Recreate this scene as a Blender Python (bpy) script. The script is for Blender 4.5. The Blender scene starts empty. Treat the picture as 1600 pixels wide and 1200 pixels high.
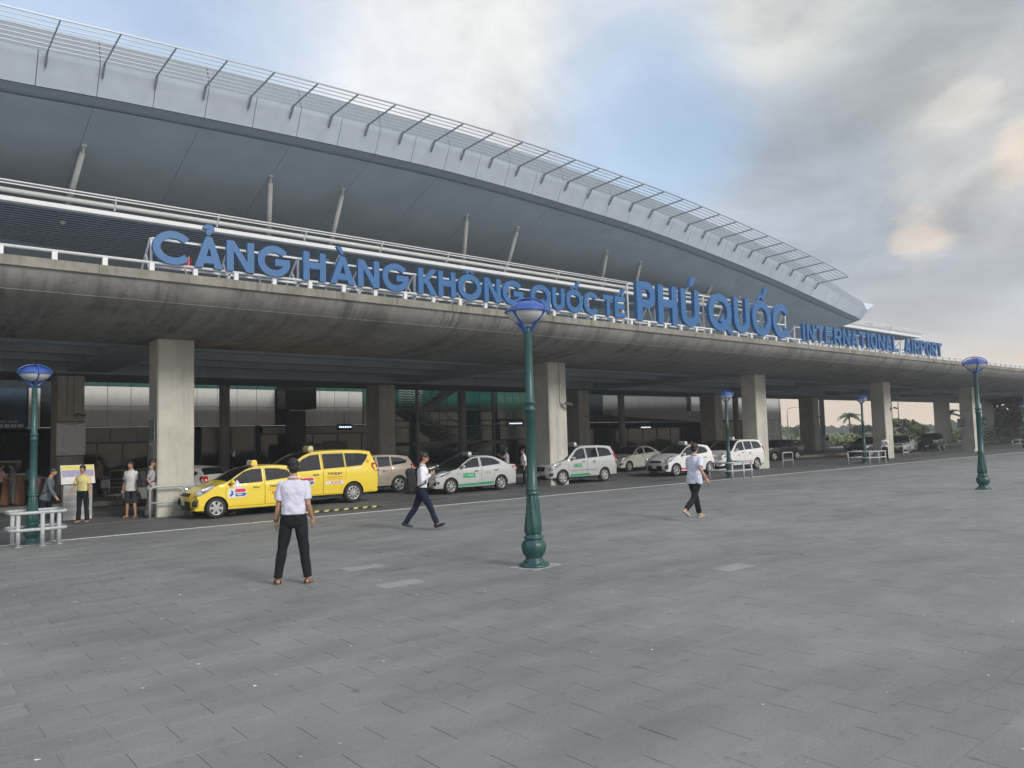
import bpy, bmesh, math, random
from math import sin, cos, pi, radians, atan, atan2, sqrt, hypot
from mathutils import Vector, Matrix, noise
from mathutils.geometry import delaunay_2d_cdt, tessellate_polygon
R = random.Random(7)
SC = bpy.context.scene
COL = SC.collection
# ------------------------------------------------------------------ camera
AZ, PITCH, ROLL, EYE = radians(50.0), atan(87 / 1200.0), radians(1.56), 1.9
fw = Vector((cos(AZ) * cos(PITCH), sin(AZ) * cos(PITCH), sin(PITCH)))
r0 = Vector((sin(AZ), -cos(AZ), 0)); u0 = r0.cross(fw)
rt = r0 * cos(ROLL) - u0 * sin(ROLL); up = rt.cross(fw)
cd = bpy.data.cameras.new('camera'); cam = bpy.data.objects.new('camera', cd); COL.objects.link(cam)
cam.matrix_world = Matrix(((rt.x, up.x, -fw.x, 0), (rt.y, up.y, -fw.y, 0), (rt.z, up.z, -fw.z, EYE), (0, 0, 0, 1)))
cd.sensor_width = 36; cd.lens = 27.0; cd.clip_start = 0.1; cd.clip_end = 3000
SC.camera = cam
# ------------------------------------------------------------------ sky
SUN_AZ, SUN_EL = radians(-82), radians(30)      # azimuth from +X, counter-clockwise
w = bpy.data.worlds.new('World'); SC.world = w; w.use_nodes = True
N, L = w.node_tree.nodes, w.node_tree.links
N.clear()
def nd(t, **k):
    n = N.new(t)
    for a, b in k.items():
        if a == 'inp':
            for i, v in b.items(): n.inputs[i].default_value = v
        else: setattr(n, a, b)
    return n
def lk(a, b): L.new(a, b)
out = nd('ShaderNodeOutputWorld')
sky = nd('ShaderNodeTexSky', sky_type='NISHITA', sun_disc=False, sun_elevation=SUN_EL, sun_rotation=pi / 2 - SUN_AZ, air_density=1.3, dust_density=2.0, ozone_density=1.5)
bg1 = nd('ShaderNodeBackground'); lk(sky.outputs[0], bg1.inputs[0]); bg1.inputs[1].default_value = 0.15
bg2 = nd('ShaderNodeBackground'); bg2.inputs[1].default_value = .86
mx = nd('ShaderNodeMixShader'); lk(bg1.outputs[0], mx.inputs[1]); lk(bg2.outputs[0], mx.inputs[2]); lk(mx.outputs[0], out.inputs[0])
tc = nd('ShaderNodeTexCoord')
sep = nd('ShaderNodeSeparateXYZ'); lk(tc.outputs['Generated'], sep.inputs[0])
def mth(op, a, b=None, c=None, clamp=False):
    n = nd('ShaderNodeMath', operation=op, use_clamp=clamp)
    for i, v in enumerate((a, b, c)):
        if v is None: continue
        if isinstance(v, (int, float)): n.inputs[i].default_value = v
        else: lk(v, n.inputs[i])
    return n.outputs[0]
def noise_tex(vec, scale, detail=6, rough=.55, dist=0.0):
    n = nd('ShaderNodeTexNoise', inp={'Scale': scale, 'Detail': detail, 'Roughness': rough, 'Distortion': dist}); lk(vec, n.inputs['Vector']); return n
def vmath(op, a, b):
    n = nd('ShaderNodeVectorMath', operation=op)
    for i, v in enumerate((a, b)):
        if hasattr(v, 'links'): lk(v, n.inputs[i])
        elif isinstance(v, (int, float)): n.inputs['Scale'].default_value = v
        else: n.inputs[i].default_value = v
    return n.outputs['Value'] if op == 'DOT_PRODUCT' else n.outputs[0]
def mixc(f, a, b):
    n = nd('ShaderNodeMix', data_type='RGBA')
    for i, v in ((0, f), (6, a), (7, b)):
        if hasattr(v, 'links'): lk(v, n.inputs[i])
        elif isinstance(v, (int, float)): n.inputs[i].default_value = v
        else: n.inputs[i].default_value = (*v, 1)
    return n.outputs[2]
# cloud layer seen from below: the direction projected on a plane overhead
zz = mth('ADD', mth('MAXIMUM', sep.outputs[2], 0.0), 0.22)
pl = nd('ShaderNodeCombineXYZ'); lk(mth('DIVIDE', sep.outputs[0], zz), pl.inputs[0]); lk(mth('DIVIDE', sep.outputs[1], zz), pl.inputs[1])
wrp = noise_tex(pl.outputs[0], 1.5, 6, .5)
wv = vmath('SCALE', vmath('SUBTRACT', wrp.outputs['Color'], (.5, .5, .5)), .12)
dirw = vmath('ADD', tc.outputs['Generated'], wv)
nrm = nd('ShaderNodeVectorMath', operation='NORMALIZE'); lk(dirw, nrm.inputs[0]); dirw = nrm.outputs[0]
n1 = noise_tex(pl.outputs[0], 0.75, 7, .55, .3)
n2 = noise_tex(pl.outputs[0], 2.3, 8, .6, .2)
def pix_dir(x, y):
    return (fw + rt * (x - 800) / 1200 + up * (600 - y) / 1200).normalized()
brk = mth('MULTIPLY', mth('SUBTRACT', n2.outputs[0], .5), 1.5)
def blob(x, y, deg, soft, rag=1.0):        # one cloud bank or clear gap in its direction of the sky, with a ragged edge
    d = vmath('DOT_PRODUCT', dirw, tuple(pix_dir(x, y)))
    n = nd('ShaderNodeMapRange', inp={1: cos(radians(deg + soft)), 2: cos(radians(max(deg - soft, 0))), 3: 0.0, 4: 1.0}); lk(d, n.inputs[0])
    v = mth('ADD', n.outputs[0], mth('MULTIPLY', mth('MULTIPLY', brk, rag), mth('MULTIPLY', mth('MULTIPLY', n.outputs[0], mth('SUBTRACT', 1.15, n.outputs[0])), 3.0)))
    m = nd('ShaderNodeMapRange', interpolation_type='SMOOTHSTEP', inp={1: .12, 2: .95}); lk(v, m.inputs[0])
    return m.outputs[0]
shade = mth('ADD', mth('MULTIPLY', n1.outputs[0], .6), mth('MULTIPLY', n2.outputs[0], .4))
sh = nd('ShaderNodeMapRange', interpolation_type='SMOOTHSTEP', inp={1: .36, 2: .64}); lk(shade, sh.inputs[0])
cloud = mixc(sh.outputs[0], (.40, .435, .49), (.62, .65, .69))
fine = nd('ShaderNodeMapRange', inp={1: .4, 2: .6}); lk(n2.outputs[0], fine.inputs[0])
cloud = mixc(mth('MULTIPLY', blob(620, 60, 9, 9), .6), cloud, (.64, .65, .66))
cloud = mixc(mth('MULTIPLY', blob(1280, -10, 6, 6), .85), cloud, (.74, .72, .64))
cloud = mixc(mth('MULTIPLY', blob(840, 20, 5, 6), .5), cloud, (.70, .70, .67))
cloud = mixc(mth('MULTIPLY', blob(1370, 270, 12, 7), .85), cloud, (.285, .32, .36))
cloud = mixc(mth('MULTIPLY', blob(1110, 350, 8, 6), .6), cloud, (.35, .395, .46))
cloud = mixc(mth('MULTIPLY', blob(1560, 70, 6, 6), .6), cloud, (.34, .37, .39))
cloud = mixc(mth('MULTIPLY', blob(1590, 220, 4, 5), .35), cloud, (.56, .53, .49))
cloud = mixc(mth('MULTIPLY', blob(1450, 368, .0, 2.7, 2.2), .5), cloud, (.74, .61, .48))
cloud = mixc(mth('MULTIPLY', blob(1495, 178, .0, 2.3, 2.2), .35), cloud, (.70, .64, .56))
cloud = mixc(mth('MULTIPLY', blob(1600, 262, .2, 3.0, 2.2), .5), cloud, (.78, .64, .50))
tx = nd('ShaderNodeMapRange', inp={1: .35, 2: .65, 3: .80, 4: 1.18}); lk(noise_tex(pl.outputs[0], 2.0, 9, .62, .5).outputs[0], tx.inputs[0])
sc_ = nd('ShaderNodeVectorMath', operation='SCALE'); lk(cloud, sc_.inputs[0]); lk(tx.outputs[0], sc_.inputs['Scale']); cloud = sc_.outputs[0]
# warm haze along the horizon
hz = nd('ShaderNodeMapRange', interpolation_type='SMOOTHSTEP', inp={1: .13, 2: .0, 3: 0, 4: 1}); lk(sep.outputs[2], hz.inputs[0])
cloud = mixc(hz.outputs[0], cloud, (1.18, .82, .47))
hz2 = nd('ShaderNodeMapRange', interpolation_type='SMOOTHSTEP', inp={1: .26, 2: .06, 3: 0, 4: .55}); lk(sep.outputs[2], hz2.inputs[0])
cloud = mixc(hz2.outputs[0], cloud, (.52, .51, .50))
lk(cloud, bg2.inputs[0])
hole = mth('MAXIMUM', mth('MULTIPLY', blob(1005, 200, 6, 4.5), 1.0), mth('MULTIPLY', blob(150, 20, 10, 7), .9))
hole = mth('MAXIMUM', hole, mth('MULTIPLY', blob(990, 60, 3, 5), .6))
gen = nd('ShaderNodeMapRange', interpolation_type='SMOOTHSTEP', inp={1: .50, 2: .64, 3: 0, 4: .45}); lk(noise_tex(pl.outputs[0], 0.55, 5, .5).outputs[0], gen.inputs[0])
hole = mth('MAXIMUM', hole, mth('MULTIPLY', gen.outputs[0], mth('SUBTRACT', 1, hz2.outputs[0])))
lk(mth('SUBTRACT', 1.0, mth('MULTIPLY', hole, .62)), mx.inputs[0])
# ------------------------------------------------------------------ sun behind thin cloud
sd = bpy.data.lights.new('sun', 'SUN'); sd.energy = 1.5; sd.angle = radians(20); sd.color = (1, .93, .83)
so = bpy.data.objects.new('sun', sd); COL.objects.link(so)
sv = Vector((cos(SUN_EL) * cos(SUN_AZ), cos(SUN_EL) * sin(SUN_AZ), sin(SUN_EL)))
so.rotation_euler = sv.to_track_quat('Z', 'Y').to_euler(); so.location = sv * 60
vs = SC.view_settings; vs.view_transform = 'Standard'; vs.look = 'None'; vs.gamma = 1; vs.use_curve_mapping = False; vs.exposure = 0.68
SC.cycles.max_bounces = 8; SC.cycles.diffuse_bounces = 6; SC.cycles.transparent_max_bounces = 10
# ------------------------------------------------------------------ materials
MATS = {}
def mat(name, col=(.5, .5, .5), rough=.6, metal=0.0, var=0.12, scale=4.0, bump=0.0, bscale=40.0, spec=.5, emit=None, coat=0.0, stretch=None, col2=None, trans=None):
    if name in MATS: return MATS[name]
    m = bpy.data.materials.new(name); m.use_nodes = True
    n, l = m.node_tree.nodes, m.node_tree.links
    b = n['Principled BSDF']
    b.inputs['Roughness'].default_value = rough; b.inputs['Metallic'].default_value = metal
    b.inputs['Specular IOR Level'].default_value = spec
    b.inputs['Coat Weight'].default_value = coat; b.inputs['Coat Roughness'].default_value = .06
    t = n.new('ShaderNodeTexCoord'); vec = t.outputs['Object']
    if stretch:
        mp = n.new('ShaderNodeMapping'); mp.inputs['Scale'].default_value = stretch; l.new(vec, mp.inputs[0]); vec = mp.outputs[0]
    if var > 0 or col2:
        x = n.new('ShaderNodeTexNoise'); x.inputs['Scale'].default_value = scale; x.inputs['Detail'].default_value = 6; x.inputs['Roughness'].default_value = .6; l.new(vec, x.inputs['Vector'])
        r = n.new('ShaderNodeMapRange'); r.inputs[1].default_value = .33; r.inputs[2].default_value = .67; l.new(x.outputs[0], r.inputs[0])
        mm = n.new('ShaderNodeMix'); mm.data_type = 'RGBA'; l.new(r.outputs[0], mm.inputs[0])
        a = [c * (1 - var) for c in col]; c2 = col2 or [min(1, c * (1 + var)) for c in col]
        mm.inputs[6].default_value = (*a, 1); mm.inputs[7].default_value = (*c2, 1); l.new(mm.outputs[2], b.inputs['Base Color'])
    else: b.inputs['Base Color'].default_value = (*col, 1)
    if bump > 0:
        x = n.new('ShaderNodeTexNoise'); x.inputs['Scale'].default_value = bscale; x.inputs['Detail'].default_value = 5; l.new(vec, x.inputs['Vector'])
        bp = n.new('ShaderNodeBump'); bp.inputs['Strength'].default_value = bump; bp.inputs['Distance'].default_value = .02; l.new(x.outputs[0], bp.inputs['Height']); l.new(bp.outputs[0], b.inputs['Normal'])
    if emit:
        b.inputs['Emission Color'].default_value = (*emit[0], 1); b.inputs['Emission Strength'].default_value = emit[1]
    if trans is not None:                       # thin clear sheet: part of the light goes straight through
        tb = n.new('ShaderNodeBsdfTransparent'); tb.inputs[0].default_value = (*trans[1], 1)
        ms = n.new('ShaderNodeMixShader'); ms.inputs[0].default_value = trans[0]
        l.new(b.outputs[0], ms.inputs[1]); l.new(tb.outputs[0], ms.inputs[2]); l.new(ms.outputs[0], n['Material Output'].inputs[0])
    MATS[name] = m
    return m
def nodes_of(m): return m.node_tree.nodes, m.node_tree.links, m.node_tree.nodes['Principled BSDF']
# concrete with rain streaks that run down from the edge, and pour joints
def concrete(name, base, dark, streak=.6, sx=2.2, joints=None):
    m = mat(name, base, .85, var=0, spec=.3); n, l, b = nodes_of(m)
    t = n.new('ShaderNodeTexCoord')
    def nz(scale, st=(1, 1, 1), det=6, rg=.6):
        mp = n.new('ShaderNodeMapping'); mp.inputs['Scale'].default_value = st; l.new(t.outputs['Object'], mp.inputs[0])
        x = n.new('ShaderNodeTexNoise'); x.inputs['Scale'].default_value = scale; x.inputs['Detail'].default_value = det; x.inputs['Roughness'].default_value = rg; l.new(mp.outputs[0], x.inputs['Vector']); return x.outputs[0]
    def rmp(s, a, c, lo=0., hi=1.):
        r = n.new('ShaderNodeMapRange'); r.inputs[1].default_value = a; r.inputs[2].default_value = c; r.inputs[3].default_value = lo; r.inputs[4].default_value = hi; l.new(s, r.inputs[0]); return r.outputs[0]
    def mixx(f, a, c):
        k = n.new('ShaderNodeMix'); k.data_type = 'RGBA'; l.new(f, k.inputs[0])
        for i, v in ((6, a), (7, c)):
            if hasattr(v, 'links'): l.new(v, k.inputs[i])
            else: k.inputs[i].default_value = (*v, 1)
        return k.outputs[2]
    c = mixx(rmp(nz(.7), .3, .7), [v * .86 for v in base], [v * 1.12 for v in base])
    def mul2(p, q):
        k = n.new('ShaderNodeMath'); k.operation = 'MULTIPLY'; l.new(p, k.inputs[0]); l.new(q, k.inputs[1]); return k.outputs[0]
    patch = rmp(nz(.55, (1, 1.4, 1.4), 5, .6), .35, .62)
    c = mixx(mul2(rmp(nz(sx, (1, .02, .03), 6, .7), .44, .66, 0, streak), patch), c, dark)
    c = mixx(mul2(rmp(nz(sx * 3.3, (1, .03, .04), 5, .65), .50, .70, 0, streak), rmp(nz(1.3, (1, 1, 1), 5, .6), .42, .66)), c, [v * .7 for v in dark])
    c = mixx(mul2(rmp(nz(sx * 2.1, (1.3, .02, .03), 3, .6), .60, .70, 0, streak * .45), rmp(nz(.9, (1, 1, 1), 4), .45, .6)), c, [v * 1.4 for v in base])
    c = mixx(rmp(nz(3, (1, .6, .6), 7, .7), .47, .72, 0, streak * .6), c, dark)
    c = mixx(rmp(nz(60), .62, .75, 0, .3), c, [v * .5 for v in base])
    l.new(c, b.inputs['Base Color'])
    bp = n.new('ShaderNodeBump'); bp.inputs['Strength'].default_value = .35; bp.inputs['Distance'].default_value = .03; l.new(nz(14), bp.inputs['Height']); l.new(bp.outputs[0], b.inputs['Normal'])
    return m
# ------------------------------------------------------------------ mesh helpers
class MB:
    """collects shapes and links them as one mesh object"""
    def __init__(s): s.v = []; s.f = []; s.m = []; s.cur = 0; s.sm = []; s.smooth = False
    def add(s, vs, fs):
        o = len(s.v); s.v += [tuple(v) for v in vs]
        for f in fs: s.f.append([i + o for i in f]); s.m.append(s.cur); s.sm.append(s.smooth)
        return s
    def mat(s, i): s.cur = i; return s
    def box(s, x0, x1, y0, y1, z0, z1):
        return s.add([(x0, y0, z0), (x1, y0, z0), (x1, y1, z0), (x0, y1, z0), (x0, y0, z1), (x1, y0, z1), (x1, y1, z1), (x0, y1, z1)],
                     [(0, 3, 2, 1), (4, 5, 6, 7), (0, 1, 5, 4), (1, 2, 6, 5), (2, 3, 7, 6), (3, 0, 4, 7)])
    def bbox(s, x0, x1, y0, y1, z0, z1, b=.01):       # box with chamfered upright and top edges
        o = [(x0 + b, y0), (x1 - b, y0), (x1, y0 + b), (x1, y1 - b), (x1 - b, y1), (x0 + b, y1), (x0, y1 - b), (x0, y0 + b)]
        cx, cy = (x0 + x1) / 2, (y0 + y1) / 2
        vs = [(x, y, z0) for x, y in o] + [(x, y, z1 - b) for x, y in o] + [(cx + (x - cx) * (1 - 2 * b / (x1 - x0)), cy + (y - cy) * (1 - 2 * b / (y1 - y0)), z1) for x, y in o]
        fs = [tuple(range(7, -1, -1)), tuple(range(16, 24))]
        for k in (0, 8):
            for i in range(8): j = (i + 1) % 8; fs.append((k + i, k + j, k + j + 8, k + i + 8))
        return s.add(vs, fs)
    def rod(s, a, b, r0, r1=None, n=8, caps=True):
        a, b = Vector(a), Vector(b); r1 = r0 if r1 is None else r1
        d = (b - a).normalized(); t = Vector((0, 0, 1)) if abs(d.z) < .9 else Vector((1, 0, 0)); u = d.cross(t).normalized(); v = d.cross(u)
        vs = [];
        for p, r in ((a, r0), (b, r1)):
            for i in range(n): q = 2 * pi * i / n; vs.append(p + u * cos(q) * r + v * sin(q) * r)
        fs = [(i, (i + 1) % n, (i + 1) % n + n, i + n) for i in range(n)]
        sm = s.smooth; s.smooth = n > 5; s.add(vs, fs); s.smooth = False
        if caps: s.v[-1]; o = len(s.v) - 2 * n; s.f += [[o + i for i in range(n)][::-1], [o + n + i for i in range(n)]]; s.m += [s.cur] * 2; s.sm += [False] * 2
        s.smooth = sm
        return s
    def beam(s, a, b, wx, wz):                          # rectangular bar
        a, b = Vector(a), Vector(b); d = (b - a).normalized(); t = Vector((0, 0, 1)) if abs(d.z) < .95 else Vector((0, 1, 0))
        u = d.cross(t).normalized() * wx / 2; v = u.cross(d).normalized() * wz / 2
        vs = [p + i * u + j * v for p in (a, b) for i, j in ((-1, -1), (1, -1), (1, 1), (-1, 1))]
        return s.add(vs, [(0, 1, 2, 3), (7, 6, 5, 4), (0, 4, 5, 1), (1, 5, 6, 2), (2, 6, 7, 3), (3, 7, 4, 0)])
    def tube(s, pts, r, n=8, closed=False):
        pts = [Vector(p) for p in pts]; rings = []; k = len(pts); pu = None
        for i in range(k):
            a = pts[i - 1] if (i or closed) else pts[i]; b = pts[(i + 1) % k] if (i < k - 1 or closed) else pts[i]
            d = (b - a).normalized()
            if pu is None: t = Vector((0, 0, 1)) if abs(d.z) < .9 else Vector((1, 0, 0)); pu = d.cross(t).normalized()
            u = (pu - d * pu.dot(d)).normalized(); pu = u; v = d.cross(u)
            rr = r[i] if isinstance(r, (list, tuple)) else r
            rings.append([pts[i] + (u * cos(2 * pi * j / n) + v * sin(2 * pi * j / n)) * rr for j in range(n)])
        vs = [p for q in rings for p in q]; fs = []
        for i in range(k if closed else k - 1):
            for j in range(n): a = i * n; b = ((i + 1) % k) * n; fs.append((a + j, a + (j + 1) % n, b + (j + 1) % n, b + j))
        sm = s.smooth; s.smooth = True; s.add(vs, fs); s.smooth = sm
        if not closed:
            o = len(s.v) - len(vs); s.f += [[o + j for j in range(n)][::-1], [o + (k - 1) * n + j for j in range(n)]]; s.m += [s.cur] * 2; s.sm += [False] * 2
        return s
    def lathe(s, prof, c=(0, 0, 0), n=24, twist=None, flute=0, nf=0):
        vs = []; c = Vector(c)
        for r, z in prof:
            for j in range(n):
                q = 2 * pi * j / n; rr = r
                if nf and flute: rr = r * (1 + flute * cos(nf * q + (twist * z if twist else 0)))
                vs.append(c + Vector((cos(q) * rr, sin(q) * rr, z)))
        k = len(prof); fs = [(i * n + j, i * n + (j + 1) % n, (i + 1) * n + (j + 1) % n, (i + 1) * n + j) for i in range(k - 1) for j in range(n)]
        sm = s.smooth; s.smooth = True; s.add(vs, fs); s.smooth = sm
        return s
    def prism(s, pts, y0, y1, axis='y'):                # outline in (x,z) pushed along y, or (x,y) along z, or (y,z) along x
        n = len(pts)
        g = {'y': lambda p, k: (p[0], k, p[1]), 'z': lambda p, k: (p[0], p[1], k), 'x': lambda p, k: (k, p[0], p[1])}[axis]
        vs = [g(p, y0) for p in pts] + [g(p, y1) for p in pts]
        tri = tessellate_polygon([[Vector((p[0], p[1], 0)) for p in pts]])
        return s.add(vs, [tuple(t) for t in tri] + [tuple(n + i for i in t[::-1]) for t in tri] + [(i, (i + 1) % n, (i + 1) % n + n, i + n) for i in range(n)])
    def build(s, name, mats, parent=None, loc=None, fix=True):
        me = bpy.data.meshes.new(name); me.from_pydata(s.v, [], s.f)
        for m in (mats if isinstance(mats, (list, tuple)) else [mats]): me.materials.append(m)
        me.polygons.foreach_set('material_index', s.m); me.polygons.foreach_set('use_smooth', s.sm)
        if fix:
            bm = bmesh.new(); bm.from_mesh(me); bmesh.ops.recalc_face_normals(bm, faces=bm.faces); bm.to_mesh(me); bm.free()
        me.update(); o = bpy.data.objects.new(name, me); COL.objects.link(o)
        if parent: o.parent = parent
        if loc is not None: o.location = loc
        return o
def tag(o, label=None, cat=None, group=None, kind=None):
    for k, v in (('label', label), ('category', cat), ('group', group), ('kind', kind)):
        if v: o[k] = v
    return o
def empty(name, loc=(0, 0, 0), rz=0.0, label=None, cat=None, group=None, kind=None):
    o = bpy.data.objects.new(name, None); COL.objects.link(o); o.location = loc; o.rotation_euler.z = rz; o.empty_display_size = .2
    return tag(o, label, cat, group, kind)
def dup(o, parent=None, loc=None, rz=None, label=None):
    c = o.copy(); COL.objects.link(c)
    if parent: c.parent = parent
    if loc is not None: c.location = loc
    if rz is not None: c.rotation_euler.z = rz
    if label: c['label'] = label
    for ch in list(o.children):
        dup(ch, c)
    return c
def share(o, parent, loc):                             # another piece on the same mesh data
    c = o.copy(); COL.objects.link(c); c.parent = parent; c.location = loc; return c
# ================================================================== GROUND
def ground_mat(name, base, rough, tint_attr=None, big=.12, var=.14, spots=True):
    m = mat(name, base, rough, var=0, spec=.4); n, l, b = nodes_of(m)
    g = n.new('ShaderNodeNewGeometry')
    def nz(scale, det=6, st=(1, 1, 1)):
        mp = n.new('ShaderNodeMapping'); mp.inputs['Scale'].default_value = st; l.new(g.outputs['Position'], mp.inputs[0])
        x = n.new('ShaderNodeTexNoise'); x.inputs['Scale'].default_value = scale; x.inputs['Detail'].default_value = det; x.inputs['Roughness'].default_value = .62; l.new(mp.outputs[0], x.inputs['Vector']); return x.outputs[0]
    def rmp(s, a, c, lo, hi):
        r = n.new('ShaderNodeMapRange'); r.inputs[1].default_value = a; r.inputs[2].default_value = c; r.inputs[3].default_value = lo; r.inputs[4].default_value = hi; l.new(s, r.inputs[0]); return r.outputs[0]
    def mul(a, c):
        k = n.new('ShaderNodeMath'); k.operation = 'MULTIPLY'; l.new(a, k.inputs[0]); l.new(c, k.inputs[1]); return k.outputs[0]
    f = mul(rmp(nz(.16, 4), .3, .7, 1 - big, 1 + big), rmp(nz(1.6, 6, (.5, 1, 1)), .3, .7, 1 - var, 1 + var))
    f = mul(f, rmp(nz(45, 4), .3, .7, 1 - var * .8, 1 + var * .8))
    f = mul(f, rmp(nz(220, 2), .3, .7, .88, 1.12))
    f = mul(f, rmp(nz(7, 3), .62, .70, 1, 1 - var * 1.6)); f = mul(f, rmp(nz(24, 2), .68, .72, 1, 1 + var * 1.6)); f = mul(f, rmp(nz(.5, 8, (.6, 1.3, 1)), .46, .64, 1.04, 1 - var))
    if tint_attr:
        a = n.new('ShaderNodeAttribute'); a.attribute_name = 'tint'; f = mul(f, a.outputs['Fac'])
    k = n.new('ShaderNodeVectorMath'); k.operation = 'SCALE'; k.inputs[0].default_value = base; l.new(f, k.inputs['Scale'])
    l.new(k.outputs[0], b.inputs['Base Color'])
    l.new(rmp(nz(3), .3, .7, rough - .1, rough + .1), b.inputs['Roughness'])
    bp = n.new('ShaderNodeBump'); bp.inputs['Strength'].default_value = .25; bp.inputs['Distance'].default_value = .006; l.new(nz(120, 4), bp.inputs['Height']); l.new(bp.outputs[0], b.inputs['Normal'])
    return m
M_tile = ground_mat('slate_paving', (.204, .210, .211), .62, True)
M_joint = ground_mat('paving_bed', (.23, .233, .23), .8)
M_asph = ground_mat('asphalt', (.12, .124, .13), .75)
M_terr = mat('field_soil', (.10, .12, .05), .9, var=.3, scale=.2)
M_walk = ground_mat('pavement_concrete', (.17, .165, .15), .75)
M_white = mat('road_paint', (.85, .85, .83), .7, var=.18, scale=9)
M_wpaint = mat('white_painted_steel', (.66, .69, .72), .45, var=.05)
M_gsteel = mat('grey_weathered_paint', (.52, .55, .56), .5, var=.2, scale=12, bump=.1)
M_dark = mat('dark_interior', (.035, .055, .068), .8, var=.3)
def sheet(name, x0, x1, y0, y1, z, m):
    return tag(MB().add([(x0, y0, z), (x1, y0, z), (x1, y1, z), (x0, y1, z)], [(0, 1, 2, 3)]).build(name, m, fix=False), kind='structure')
sheet('terrain', -62, 470, -62, 470, -.03, M_terr)
plaza = sheet('plaza', -60, 260, -60, 19.05, -.004, M_joint)
sheet('road', -60, 260, 19.05, 42.9, -.010, M_asph)
# slate paving: 0.66 x 0.32 m pieces, half bond along the building
TL, TW = .66, .3217
def tile_mesh(k, tint, dz):
    mb = MB(); x, y = TL / 2 - R.choice((.0003, .0003, .0004, .0006, .0012, .0022)), TW / 2 - R.choice((.0004, .0006, .0008, .0016)); e = .0025
    mb.add([(-x, -y, -.012), (x, -y, -.012), (x, y, -.012), (-x, y, -.012), (-x + e, -y + e, dz), (x - e, -y + e, dz), (x - e, y - e, dz), (-x + e, y - e, dz)],
           [(4, 5, 6, 7), (0, 1, 5, 4), (1, 2, 6, 5), (2, 3, 7, 6), (3, 0, 4, 7)])
    me = bpy.data.meshes.new('paving_tile'); me.from_pydata(mb.v, [], mb.f); me.materials.append(M_tile)
    a = me.attributes.new('tint', 'FLOAT', 'FACE'); a.data.foreach_set('value', [tint] * 5)
    return me
tms = [tile_mesh(k, 1 + R.gauss(0, .022), R.uniform(-.0012, .0012)) for k in range(18)] + [tile_mesh(0, 1.42, 0)]
cells = []
def in_view(x, y, m=40):
    d = Vector((x, y, -EYE)); z = d.dot(fw)
    if z < .3: return None
    px, py = 800 + 1200 * d.dot(rt) / z, 600 - 1200 * d.dot(up) / z
    return z if (-m < px < 1600 + m and py < 1200 + m * 1.5) else None
pale = [(9.7, 6.55), (5.75, 9.0), (5.75, 10.6)]
Y0 = 2.205 - TW * 6
for j in range(0, 60):
    y = Y0 + TW * (j + .5)
    if y + TW / 2 > 19.04: break
    for i in range(-8, 160):
        x = i * TL + (TL / 2 if j % 2 else 0) - .03
        z = in_view(x, y)
        if z is None: continue
        if hypot(x, y) > 62: continue
        cells.append((z, x, y))
cells.sort()
near, rest = cells[:300], cells[300:]
def tint_at(x, y):
    for px, py in pale:
        if abs(x - px) < TL / 2 and abs(y - py) < TW / 2: return True
    return False
for z, x, y in near:
    o = bpy.data.objects.new('paving_tile', tms[18] if tint_at(x, y) else R.choice(tms[:18])); COL.objects.link(o); o.parent = plaza; o.location = (x, y, 0)
vs, fs, tn = [], [], []
for z, x, y in rest:
    o = len(vs); a, b = TL / 2 - R.choice((.0003, .0003, .0004, .0006, .0012, .0022)), TW / 2 - R.choice((.0004, .0006, .0008, .0016)); h = R.uniform(-.0015, .0015); e = .003
    vs += [(x - a, y - b, -.012), (x + a, y - b, -.012), (x + a, y + b, -.012), (x - a, y + b, -.012), (x - a + e, y - b + e, h), (x + a - e, y - b + e, h), (x + a - e, y + b - e, h), (x - a + e, y + b - e, h)]
    fs += [(o + 4, o + 5, o + 6, o + 7), (o, o + 1, o + 5, o + 4), (o + 1, o + 2, o + 6, o + 5), (o + 2, o + 3, o + 7, o + 6), (o + 3, o, o + 4, o + 7)]
    tn += [1.42 if tint_at(x, y) else 1 + R.gauss(0, .02)] * 5
me = bpy.data.meshes.new('paving_tiles'); me.from_pydata(vs, [], fs); me.materials.append(M_tile)
me.attributes.new('tint', 'FLOAT', 'FACE').data.foreach_set('value', tn)
o = bpy.data.objects.new('paving_tiles', me); COL.objects.link(o); o.parent = plaza; o['kind'] = 'stuff'
# litter crumbs and pale scuffs in the joints
mb = MB()
for k in range(420):
    x, y = R.uniform(0, 22), R.uniform(1.5, 15); s = R.uniform(.004, .016) * (1 + y * .03); q = R.uniform(0, pi)
    mb.add([(x + s * cos(q + t) * (1 + .7 * (i % 2)), y + s * sin(q + t) * .6, .002 + (.006 if i == 1 else 0)) for i, t in enumerate((0, 1.6, 3.1, 4.6))] , [(0, 1, 2, 3)])
tag(mb.build('litter', mat('paper_litter', (.62, .61, .58), .8, var=.3, scale=1)), 'scattered pale crumbs of litter on the paving', 'litter', kind='stuff')
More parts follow.
